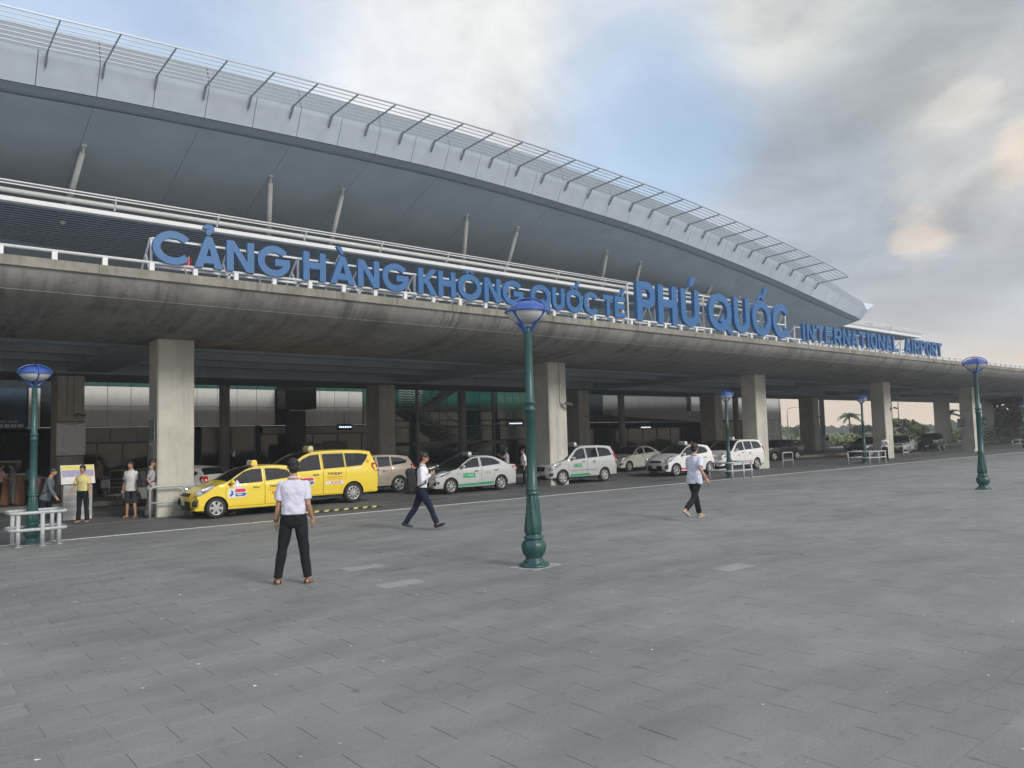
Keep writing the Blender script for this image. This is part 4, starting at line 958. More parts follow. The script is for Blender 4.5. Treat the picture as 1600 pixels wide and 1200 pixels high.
# ================================================================== PEOPLE
WORK = bpy.data.scenes.new('work'); WVL = WORK.view_layers[0]
def fuse(mb, voxel, smooth=2, noise_amp=0.0, nscale=14, seed=0, nz=1.0):
    me = bpy.data.meshes.new('tmp'); me.from_pydata(mb.v, [], mb.f)
    o = bpy.data.objects.new('tmp', me); WORK.collection.objects.link(o)
    r = o.modifiers.new('r', 'REMESH'); r.mode = 'VOXEL'; r.voxel_size = voxel
    if smooth: s = o.modifiers.new('s', 'SMOOTH'); s.iterations = smooth; s.factor = .5
    WVL.update(); dg = WVL.depsgraph
    m2 = bpy.data.meshes.new_from_object(o.evaluated_get(dg), depsgraph=dg)
    bpy.data.objects.remove(o); bpy.data.meshes.remove(me)
    if noise_amp:
        for v in m2.vertices:
            p = v.co; d = noise.noise((p.x * nscale + seed, p.y * nscale, p.z * nscale * nz)); v.co = p + v.normal * d * noise_amp
    m2.polygons.foreach_set('use_smooth', [True] * len(m2.polygons))
    return m2
def ell(mb, c, r, M=None, n=14, k=9):
    vs = []
    for j in range(k + 1):
        th = pi * j / k
        for i in range(n):
            q = 2 * pi * i / n; p = Vector((sin(th) * cos(q) * r[0], sin(th) * sin(q) * r[1], cos(th) * r[2])); 
            p = (M @ p if M else p) + Vector(c); vs.append(p)
    mb.add(vs, [(j * n + i, j * n + (i + 1) % n, (j + 1) * n + (i + 1) % n, (j + 1) * n + i) for j in range(k) for i in range(n)])
def chain(mb, pts, rs, n=12):
    mb.tube(pts, rs, n)
    for p, r in ((pts[0], rs[0]), (pts[-1], rs[-1])): ell(mb, p, (r, r, r), n=10, k=6)
def loft(mb, rings, M, o, n=20):
    vs = []
    for z, hw, hd, xo in rings:
        for i in range(n):
            q = 2 * pi * i / n; c, s = cos(q), sin(q)
            vs.append(o + M @ Vector((xo + hd * abs(c) ** .85 * (1 if c > 0 else -1), hw * abs(s) ** .85 * (1 if s > 0 else -1), z)))
    k = len(rings); fs = [(j * n + i, j * n + (i + 1) % n, (j + 1) * n + (i + 1) % n, (j + 1) * n + i) for j in range(k - 1) for i in range(n)]
    mb.add(vs, fs + [tuple(range(n - 1, -1, -1)), tuple(range((k - 1) * n, k * n))])
Ry = lambda a: Matrix.Rotation(radians(a), 3, 'Y'); Rx = lambda a: Matrix.Rotation(radians(a), 3, 'X'); Rz = lambda a: Matrix.Rotation(radians(a), 3, 'Z')
M_skin = mat('skin', (.40, .22, .14), .5, var=.08, scale=12); M_hair = mat('black_hair', (.012, .011, .012), .45, var=.2, scale=60)
def cloth(name, c, r=.85): return mat(name, c, r, var=.07, scale=9, spec=.15)
M_shoe = mat('black_leather', (.015, .015, .018), .35); M_sandal = mat('brown_sandal', (.14, .10, .08), .7)
def person(loc, az, H, label, shirt, pants, legs=((4, 4, 3), (-3, 4, 3)), arms=((2, 8, 12), (2, 8, 12)), lean=2, sleeve='short', shoe=None, headyaw=0, headpitch=0,
           female=False, shorts=False, vox=.024, cap=None, seated=False, group=None, extra=None, hair='short', sandals=False, tuck=True, footp=(0, 0), twist=0):
    t = empty('person', loc, radians(az), label, 'person', group)
    s = H / 1.70; S = lambda v: tuple(a * s for a in v); fat = .93 if female else 1.0
    A = {}
    for k, sg in ((0, 1), (1, -1)):                       # 0 left, 1 right ; legs (thigh forward, knee bend, spread)
        th, kn, ab = legs[k]
        hip = Vector((0, sg * .088, 0)); M1 = Rx(sg * ab) @ Ry(-th); knee = hip + M1 @ Vector((0, 0, -.425)); M2 = M1 @ Ry(kn); ank = knee + M2 @ Vector((0, 0, -.395)); A[k] = (hip, knee, ank)
    fr = [0, 0]; low = []
    for k in (0, 1):
        a = A[k][2]; fp = radians(footp[k]); low.append(a.z - .075 - max(0, sin(fp)) * .05 - max(0, -sin(fp)) * .16)
    base = -min(low) if not seated else .50 / s
    up_ = Vector((0, 0, base)); A = {k: [p + up_ for p in v] for k, v in A.items()}
    T = Ry(lean) @ Rz(twist); O = Vector((0, 0, base - .88)); PV = Vector((0, 0, base))
    tp = lambda p: PV + T @ (Vector(p) - Vector((0, 0, .88)))
    # torso rings given for a standing figure with the hips at 0.88
    rings = [(.78, .12, .095, 0), (.83, .15 , .11, -.005), (.90, .160, .112, -.008), (1.0, .140 * fat, .098, 0), (1.12, .148 * fat, .103, .004), (1.24, .165 * fat, .112 + (.012 if female else 0), .006), (1.33, .175 * fat, .105, 0), (1.39, .150 * fat, .083, -.008), (1.43, .085, .06, -.012), (1.47, .052, .052, -.008), (1.54, .050, .052, .004)]
    rel = lambda R_: [(z - .88, a, b, c) for z, a, b, c in R_]
    rings = [(z, a * (.88 if z < 1.1 else .93 if z < 1.40 else 1), b * (.84 if z < 1.1 else .92 if z < 1.40 else 1), c) for z, a, b, c in rings]
    body = MB(); loft(body, rel(rings), T, PV)
    hands = []; sl = MB(); AR = []
    for k, sg in ((0, 1), (1, -1)):
        fwd, ab, el = arms[k][:3]; tw = arms[k][3] if len(arms[k]) > 3 else 0
        sh = tp((-.005, sg * .162 * fat, 1.358)); M1 = T @ Rx(sg * ab) @ Ry(-fwd) @ Rz(tw * sg); elb = sh + M1 @ Vector((0, 0, -.275)); M2 = M1 @ Ry(-el); wr = elb + M2 @ Vector((0, 0, -.24)); AR.append((sh, elb, wr, M2))
        chain(body, [sh, sh.lerp(elb, .5), elb, elb.lerp(wr, .35), wr], [.052 * fat, .044, .036, .037, .024])
        # hand
        h0 = wr; Mh = M2 @ Rz(sg * -60); P_ = lambda x, y, z: h0 + Mh @ Vector((x, y, z))
        ell(body, P_(0, 0, -.045), (.016, .038, .052), Mh, 10, 6)
        for f in range(4):
            yy = -.028 + .0185 * f; ln = (.058, .068, .064, .050)[f]; cu = .35 + .1 * f
            a = P_(.0, yy, -.085); b = P_(.012, yy, -.085 - ln * .55); c_ = P_(.012 + ln * cu, yy, -.085 - ln * .95); chain(body, [a, b, c_], [.0088, .008, .0065], 6)
        chain(body, [P_(.004, -.03, -.03), P_(.014, -.052, -.062), P_(.022, -.05, -.092)], [.012, .010, .008], 6)
        if sleeve == 'short': e = sh.lerp(elb, .78); chain(sl, [sh, sh.lerp(elb, .4)], [.060 * fat, .060]); sl.tube([sh.lerp(elb, .2), e], [.062, .066 if not female else .075], 12)
        elif sleeve == 'long': chain(sl, [sh, sh.lerp(elb, .5), elb, elb.lerp(wr, .5), elb.lerp(wr, .93)], [.063, .056, .048, .046, .036])
    for k in (0, 1):
        hip, knee, ank = A[k]; chain(body, [hip, hip.lerp(knee, .5), knee, knee.lerp(ank, .35), ank], [.070 , .066 if shorts else .060, .048, .050, .034])
        fp = footp[k]; Mf = Ry(fp) @ Rz((8 if k == 0 else -8))
        F_ = lambda x, y, z: ank + Mf @ Vector((x, y, z))
        if sandals:
            ell(body, F_(.05, 0, -.045), (.125, .043, .026), Mf, 12, 7); ell(body, F_(-.02, 0, -.03), (.045, .034, .045), Mf, 10, 6)
            for f in range(5): ell(body, F_(.165 - .012 * f, (.026 - .013 * f) * (1 if k else -1), -.052), (.018, .0085, .010), Mf, 8, 5)
    nk = tp((.0, 0, 1.50)); Hd = T @ Rz(headyaw) @ Ry(headpitch); hc = nk + Hd @ Vector((.018, 0, .108)); h = lambda x, y, z: hc + Hd @ Vector((x, y, z))
    ell(body, h(-.008, 0, .022), (.094, .074, .092), Hd, 18, 12); ell(body, h(.022, 0, -.028), (.068, .060, .080), Hd, 14, 9); ell(body, h(.045, 0, -.078), (.032, .035, .026), Hd)
    chain(body, [h(.088, 0, .012), h(.104, 0, -.022)], [.009, .013], 8); ell(body, h(.088, 0, -.052), (.012, .024, .010), Hd, 10, 6); ell(body, h(.074, 0, .030), (.020, .055, .012), Hd, 10, 6)
    for sg in (1, -1): ell(body, h(-.004, sg * .077, -.006), (.018, .010, .032), Hd, 8, 6)
    sc = Matrix.Scale(s, 3)
    for m_ in (body, sl): m_.v = [tuple(Vector(p) * s) for p in m_.v]
    if vox < .013:
        pass
    bme = fuse(body, vox * (.66 if vox < .013 else .75), 2); bme.materials.append(M_skin); o = bpy.data.objects.new('body', bme); COL.objects.link(o); o.parent = t
    # clothes
    tor = MB(); z0 = .925 if tuck else .80
    k_ = 1.09
    rs = [(z, a * k_ * (1.0 if z > 1 else 1.03), b * k_ + (.004 if tuck or z > 1 else .016), c) for z, a, b, c in [(z0, .136 if tuck else .166, .100 if tuck else .114, -.006), (.955, .148 if tuck else .160, .108 if tuck else .114, -.006), (1.0, .150 * fat, .106, 0), (1.07, .148 * fat, .106, .002), (1.16, .155 * fat, .110, .005), (1.26, .168 * fat, .116 + (.012 if female else 0), .005), (1.33, .170 * fat, .105, 0), (1.385, .138 * fat, .082, -.006), (1.425, .086, .066, -.010)]]
    loft(tor, rel(rs), T, PV, 24); tor.v = [tuple(Vector(p) * s) for p in tor.v]; tor.f += [[i + len(tor.v) for i in f] for f in sl.f]; tor.v += sl.v
    me = fuse(tor, vox * .8, 1, .012 if vox < .013 else .008, 11, R.random() * 50, .8)
    if vox < .013:
        for v in me.vertices:
            p = v.co; v.co = p + v.normal * (.005 * noise.noise((p.x * 30, p.y * 30, p.z * 24)) + .007 * sin(p.z * 38 + 5 * noise.noise((p.x * 6, p.y * 6, 1))) * max(0, 1 - abs(p.z - 1.02 * s) * 5))
    me.materials.append(shirt); o = bpy.data.objects.new('shirt', me); COL.objects.link(o); o.parent = t
    if sleeve != 'tee': 
        cl = MB(); cl.smooth = True
        for rr, z in ((.060, 1.452),): cl.tube([tp((-.008 + cos(2 * pi * i / 20) * rr * (1.0), sin(2 * pi * i / 20) * rr * 1.08, z - .012 * cos(2 * pi * i / 20))) * s for i in range(20)], [.013 * s] * 20, 8, closed=True)
        cl.build('collar', shirt, t)
    pa = MB(); loft(pa, rel([(.76, .10, .085, 0), (.82, .155, .116, -.006), (.90, .168, .124, -.008), (.955, .160, .119, -.006)]), Matrix.Identity(3) if not seated else T, PV, 24)
    for k in (0, 1):
        hip, knee, ank = A[k]
        if shorts: e = knee.lerp(ank, .05); pa.tube([hip + Vector((0, 0, .02)), hip.lerp(knee, .5), e], [.094, .094, .09], 14); ell(pa, hip, (.094, .094, .094))
        else:
            e = knee.lerp(ank, .97); w_ = .060 if not female else .068
            chain(pa, [hip, hip.lerp(knee, .5), knee, knee.lerp(ank, .4)], [.096, .086, .069, .066]); pa.tube([knee.lerp(ank, .35), e], [.067, w_], 14)
    pa.v = [tuple(Vector(p) * s) for p in pa.v]
    me = fuse(pa, vox * .85, 2, .010 if vox < .013 else .006, 10, R.random() * 50, .7); me.materials.append(pants); o = bpy.data.objects.new('trousers' if not shorts else 'shorts', me); COL.objects.link(o); o.parent = t
    if tuck:
        be_ = MB(); be_.smooth = True; be_.tube([(PV + T @ Vector((-.006 + cos(2 * pi * i / 24) * .131, sin(2 * pi * i / 24) * .178, .062))) * s for i in range(24)], [.013 * s] * 24, 6, closed=True); be_.build('belt', M_shoe, t)
    for k in (0, 1):
        ank = A[k][2]; Mf = Ry(footp[k]) @ Rz((8 if k == 0 else -8)); F_ = lambda x, y, z: (ank + Mf @ Vector((x, y, z))) * s
        sh_ = MB(); sh_.smooth = True
        if sandals:
            outl = [(-.075, .028), (-.04, .038), (.04, .040), (.12, .048), (.175, .035), (.19, 0), (.175, -.035), (.12, -.048), (.04, -.040), (-.04, -.038), (-.075, -.028), (-.085, 0)]
            sh_.smooth = False; n = len(outl); sh_.add([F_(x, y, -.082) for x, y in outl] + [F_(x, y, -.060) for x, y in outl], [tuple(range(n))[::-1], tuple(range(n, 2 * n))] + [(i, (i + 1) % n, (i + 1) % n + n, i + n) for i in range(n)])
            sh_.tube([F_(.09, .047, -.065), F_(.085, .03, -.022), F_(.08, 0, -.012), F_(.085, -.03, -.022), F_(.09, -.047, -.065)], .012 * s, 6)
            sh_.tube([F_(-.03, .04, -.06), F_(-.045, .03, -.01), F_(-.06, 0, .0), F_(-.045, -.03, -.01), F_(-.03, -.04, -.06)], .008 * s, 6)
            sh_.build('sandal', shoe or M_sandal, t)
        else:
            q = MB(); ell(q, (ank + Mf @ Vector((.055, 0, -.042))), (.138, .046, .034), Mf, 16, 9); ell(q, ank + Mf @ Vector((-.025, 0, -.025)), (.062, .042, .052), Mf); q.v = [tuple(Vector(p) * s) for p in q.v]
            me = fuse(q, max(.009, vox * .7), 1); me.materials.append(shoe or M_shoe); o = bpy.data.objects.new('shoe', me); COL.objects.link(o); o.parent = t
    hr = MB()
    ell(hr, h(-.014, 0, .042), (.102, .082, .086), Hd, 18, 12); ell(hr, h(-.054, 0, -.008), (.060, .074, .088), Hd)
    for sg in (1, -1): ell(hr, h(.004, sg * .068, .030), (.030, .016, .050), Hd)
    if hair == 'short': ell(hr, h(.052, 0, .088), (.048, .060, .030), Hd)
    if hair == 'bun': ell(hr, h(-.11, 0, .0), (.04, .045, .045), Hd); ell(hr, h(.03, 0, .085), (.06, .065, .032), Hd)
    hr.v = [tuple(Vector(p) * s) for p in hr.v]
    me = fuse(hr, vox * .7, 1, .006, 30, 3); me.materials.append(M_hair); o = bpy.data.objects.new('hair', me); COL.objects.link(o); o.parent = t
    ey = MB()
    for sg in (1, -1): ell(ey, h(.083, sg * .030, .012) * s, (.008, .013, .006), Hd, 8, 6); ell(ey, h(.090, sg * .031, .034) * s, (.006, .018, .004), Hd, 8, 5)
    ey.build('eyes', M_hair, t)
    mo = MB(); ell(mo, h(.099, 0, -.052) * s, (.003, .018, .004), Hd, 8, 5); mo.build('mouth', mat('lips', (.24, .08, .07), .5), t)
    if cap is not None:
        cp = MB(); ell(cp, h(-.01, 0, .062) * s, (.112 * s, .092 * s, .082 * s), Hd, 16, 8); ell(cp, h(.105, 0, .048) * s, (.07 * s, .065 * s, .010 * s), Hd, 12, 6); cp.build('cap', cap, t)
    t['_'] = 0; del t['_']
    return t, s, AR, tp, h, Hd
W1 = cloth('lavender_white_shirt', (.60, .60, .74)); W2 = cloth('white_shirt', (.72, .72, .78)); P1 = cloth('black_trousers', (.014, .017, .022), .8); P2 = cloth('navy_trousers', (.014, .020, .042), .8)
# the man standing nearest, seen from behind
t, s, AR, tp, h, Hd = person((4.56, 10.23, 0), 62, 1.69, 'man seen from behind in white short sleeved shirt and black trousers, nearest the camera', W1, P1, legs=((1, 1, 9), (-2, 0, 7)), arms=((3, 9, 12), (-8, 8, 34, 8)), lean=1, vox=.0118, sandals=True, headyaw=14, footp=(0, 0))
q = MB(); q.smooth = True; w_ = AR[0][2]; e_ = AR[0][1]; d = (w_ - e_).normalized(); u = d.cross(Vector((1, 0, 0))).normalized(); v = d.cross(u)
q.tube([(w_ - d * .012 + u * cos(2 * pi * i / 16) * .031 + v * sin(2 * pi * i / 16) * .031) * s for i in range(16)], .008, 6, closed=True); q.build('wristwatch', M_shoe, t)
sh, el = AR[0][0], AR[0][1]; c = sh.lerp(el, .42) + Vector((0.02, .066, 0)); 
MB().beam((c + Vector((-.01, .002, .032))) * s, (c + Vector((.0, .012, -.034))) * s, .058, .006).build('sleeve_badge', mat('badge_green', (.05, .28, .14), .6, var=.4, scale=60, col2=(.30, .36, .10)), t)
MB().beam(tp((-.125, -.06, .90)) * s, tp((-.120, -.06, .885)) * s, .09, .004).build('back_pocket', P1, t)
# walking man with a backpack
t, s, AR, tp, h, Hd = person((9.3, 14.25, 0), -38, 1.66, 'man striding right in white shirt and navy trousers with a black backpack', W2, P2, legs=((-22, 12, 1), (27, 6, 1)), arms=((-14, 8, 18), (4, 12, 128, -14)), lean=4, vox=.0125, sleeve='long', footp=(16, -18), headyaw=0)
gl = MB(); gl.tube([h(.02, .078, .018) * s, h(.085, .055, .016) * s, h(.10, .03, .014) * s, h(.105, 0, .016) * s, h(.10, -.03, .014) * s, h(.085, -.055, .016) * s, h(.02, -.078, .018) * s], .0035, 5)
for sg in (1, -1): ell(gl, h(.098, sg * .033, .010) * s, (.006, .024, .016), Hd, 10, 6)
gl.build('glasses', M_shoe, t)
def backpack(loc, az, z, label, sc=1.0, col=None, tilt=8):
    t = empty('backpack', (loc[0], loc[1], loc[2]), radians(az), label, 'backpack'); q = MB(); m = col or mat('black_nylon', (.012, .013, .018), .7, var=.3, scale=20)
    M_ = Ry(-tilt); o_ = Vector((-.085, 0, z))
    for (x0, x1, y0, y1, z0, z1) in ((-.22, -.01, -.155, .155, -.24, .22), (-.29, -.2, -.12, .12, -.22, .02), (-.20, -.03, -.12, .12, .2, .26)):
        k0 = len(q.v); q.bbox(x0 * sc, x1 * sc, y0 * sc, y1 * sc, z0 * sc, z1 * sc, .03 * sc); q.v[k0:] = [tuple(M_ @ Vector(p) + o_) for p in q.v[k0:]]
    me = fuse(q, .014, 9, .016, 9, 4); me.materials.append(m); o = bpy.data.objects.new('bag', me); COL.objects.link(o); o.parent = t
    st_ = MB(); st_.smooth = True
    for sg in (1, -1): st_.tube([(-.13 * sc, sg * .07, z + .20 * sc), (-.05, sg * .09, z + .27 * sc), (.06, sg * .10, z + .24 * sc), (.125, sg * .11, z + .10 * sc), (.10, sg * .15, z - .08), (-.12, sg * .17, z - .17 * sc)], [.018] * 6, 6)
    st_.build('strap', m, t); return t
backpack((9.3, 14.25, 0), -38, 1.09, 'black backpack on the striding man in the white shirt', 1.04)
# man walking away with arms bent
person((14.44, 10.85, 0), 2, 1.70, 'man walking away to the right in pale blue shirt and dark trousers', cloth('pale_blue_shirt', (.58, .62, .76)), P1, legs=((22, 6, 0), (-24, 30, 0)), arms=((22, 14, 58, 6), (-30, 22, 45, 10)), lean=4, vox=.0125, sandals=True, shoe=mat('cream_sandal', (.5, .45, .38), .7), footp=(-6, 36), headyaw=14, tuck=False)
# woman in yellow
t, s, AR, tp, h, Hd = person((4.45, 23.3, 0), 232, 1.50, 'woman in pale yellow blouse and black trousers before the price board', cloth('yellow_blouse', (.66, .58, .26)), P1, legs=((3, 2, 4), (1, 2, 3)), arms=((6, 10, 14), (10, 16, 25)), female=True, hair='bun', shoe=mat('tan_shoe', (.35, .2, .14), .6), vox=.02)
person((5.75, 23.75, 0), 226, 1.56, 'man in white tee and dark shorts facing out by the big column', cloth('white_tee', (.62, .64, .66)), cloth('charcoal_shorts', (.03, .035, .045)), shorts=True, tuck=False, sleeve='short', arms=((0, 8, 10), (0, 8, 12)), headyaw=-10, sandals=True, legs=((2, 3, 4), (0, 2, 4)))
person((6.17, 23.4, 0), -8, 1.60, 'man in grey tee and grey trousers with a dark backpack by the big column', cloth('grey_tee', (.34, .37, .38)), cloth('grey_trousers', (.16, .15, .145)), arms=((-10, 6, 30), (-25, 8, 60)), tuck=False, headyaw=-12, legs=((6, 6, 4), (-6, 6, 3)))
backpack((6.17, 23.4, 0), -8, 1.10, 'dark backpack worn by the man in the grey tee', .95)
person((3.42, 22.3, 0), -20, 1.52, 'man in grey jacket leaning forward behind the left lamp post', cloth('grey_jacket', (.10, .13, .15)), P1, sleeve='long', arms=((14, 10, 30), (28, 30, 15)), lean=14, tuck=False, legs=((18, 14, 3), (-14, 10, 3)), headpitch=-6)
backpack((3.42, 22.3, 0), -20, 1.02, 'dark backpack with red strap on the man in the grey jacket', .95, mat('maroon_nylon', (.06, .02, .025), .7, var=.3), tilt=-10)
person((6.9, 33.2, .15), 215, 1.42, 'woman in tan cardigan and dark trousers carrying a white bag by the shopfront', cloth('tan_cardigan', (.24, .17, .13)), P1, sleeve='long', female=True, arms=((8, 10, 20), (12, 14, 10)), hair='bun', tuck=False)
hb = empty('white_handbag', (7.05, 32.93, .15), .4, 'white shopping bag held low by the woman in tan', 'bag'); MB().bbox(-.16, .16, -.07, .07, .32, .64, .03).build('bag', mat('bag_white', (.5, .5, .48), .7), hb); MB().tube([(-.09, 0, .63), (-.07, 0, .74), (.07, 0, .74), (.09, 0, .63)], .01, 5).build('handle', mat('bag_white'), hb)
person((3.35, 30.6, .15), 20, 1.42, 'person in pink shirt at the left edge by the counter', cloth('pink_shirt', (.45, .30, .28)), P1, sleeve='short', arms=((40, 8, 50), (30, 8, 60)), lean=8)
person((3.78, 30.9, .15), 200, 1.38, 'woman in a pale grey dress beside the person in pink', cloth('grey_green_dress', (.20, .24, .22)), mat('grey_green_dress'), female=True, tuck=False, hair='bun')
person((4.2, 30.6, .15), 35, 1.45, 'man in blue shirt leaning on the service counter', cloth('blue_shirt', (.10, .19, .26)), P1, sleeve='long', arms=((45, 8, 40), (40, 8, 50)), lean=14)
person((22.4, 27.2, 0), 140, 1.50, 'man with a green cap and white shirt behind the silver saloon taxi', W2, P1, cap=mat('green_cap', (.02, .28, .10), .6), arms=((60, 20, 90), (50, 10, 80)))
person((20.45, 23.75, 0), 150, 1.50, 'man in white shirt and black trousers half hidden by the nearest lamp post', W2, P1, arms=((-5, 8, 20), (10, 14, 30)), legs=((4, 4, 3), (-3, 3, 3)))
t, s, AR, tp, h, Hd = person((47.6, 21.5, 0), 215, 1.50, 'distant man in white shirt holding a phone in front of the fourth big column', W2, P1, arms=((35, 4, 95, -20), (2, 8, 10)), legs=((1, 2, 4), (0, 2, 4)), headpitch=15, sleeve='long')
MB().bbox(.24, .25, -.035, .035, 1.05, 1.18, .004).build('phone', M_shoe, t)
person((34.5, 26.0, 0), 220, 1.5, 'person with a red cap standing between the two white taxis', cloth('dark_shirt', (.05, .05, .06)), P1, cap=mat('red_cap', (.5, .03, .02), .6))
# ================================================================== VEHICLES
def inpoly(p, poly):
    x, y = p; c = False; n = len(poly)
    for i in range(n):
        x0, y0 = poly[i]; x1, y1 = poly[i - 1]
        if (y0 > y) != (y1 > y) and x < (x1 - x0) * (y - y0) / (y1 - y0) + x0: c = not c
    return c
def offs(poly, d):                                        # shrink an outline by d (counter-clockwise or not)
    ar = sum(poly[i - 1][0] * poly[i][1] - poly[i][0] * poly[i - 1][1] for i in range(len(poly))); sg = 1 if ar > 0 else -1; o = []
    for i in range(len(poly)):
        a, b, c = Vector(poly[i - 1]), Vector(poly[i]), Vector(poly[(i + 1) % len(poly)]); u, v = (b - a).normalized(), (c - b).normalized()
        n1, n2 = Vector((-u.y, u.x)) * sg, Vector((-v.y, v.x)) * sg; m = (n1 + n2)
        if m.length < 1e-6: m = n1
        m.normalize(); o.append(tuple(b + m * d / max(.45, m.dot(n1))))
    return o
def dens(poly, st, closed=True):
    o = []; n = len(poly)
    for i in range(n if closed else n - 1):
        a, b = Vector(poly[i]), Vector(poly[(i + 1) % n]); k = max(1, int((b - a).length / st + .5)); o += [tuple(a.lerp(b, j / k)) for j in range(k)]
    if not closed: o.append(tuple(poly[-1]))
    return o
def spl(pts, m=5):                                        # smooth curve through points; a point given twice stays a corner
    o = []; n = len(pts)
    for i in range(n - 1):
        if pts[i] == pts[i + 1]: continue
        p0 = Vector(pts[i - 1] if i and pts[i - 1] != pts[i] else pts[i]); p1, p2 = Vector(pts[i]), Vector(pts[i + 1]); p3 = Vector(pts[i + 2] if i + 2 < n and pts[i + 2] != pts[i + 1] else pts[i + 1])
        for j in range(m):
            t = j / m; o.append(tuple(.5 * ((2 * p1) + (p2 - p0) * t + (2 * p0 - 5 * p1 + 4 * p2 - p3) * t * t + (3 * p1 - p0 - 3 * p2 + p3) * t**3)))
    o.append(tuple(pts[-1])); return o
TYRE = mat('tyre_rubber', (.022, .022, .024), .8, var=.15); RIMM = mat('rim_silver', (.55, .56, .57), .3, metal=.7, var=.05); M_cgl = mat('car_glass', (.012, .016, .018), .04, var=0, spec=.8, trans=(.30, (.34, .42, .40)))
M_cgd = mat('car_glass_tinted', (.006, .008, .010), .04, var=0, spec=.8); M_trim = mat('black_trim', (.015, .016, .018), .5); M_head = mat('headlamp_glass', (.42, .46, .50), .08, var=.35, scale=9, spec=.9, coat=1.0); M_tail = mat('tail_lamp_red', (.45, .015, .02), .12, var=.2, coat=1.0)
M_amber = mat('amber_lamp', (.7, .3, .03), .2); M_seat = mat('seat_fabric', (.10, .09, .08), .8); M_chr = mat('chrome', (.7, .7, .72), .12, metal=1.0, var=0); M_platew = mat('number_plate', (.7, .7, .68), .5)
def paint(name, c, metal=.0): return mat(name, c, .32, metal=metal, var=.03, scale=1.5, coat=.7, spec=.5)
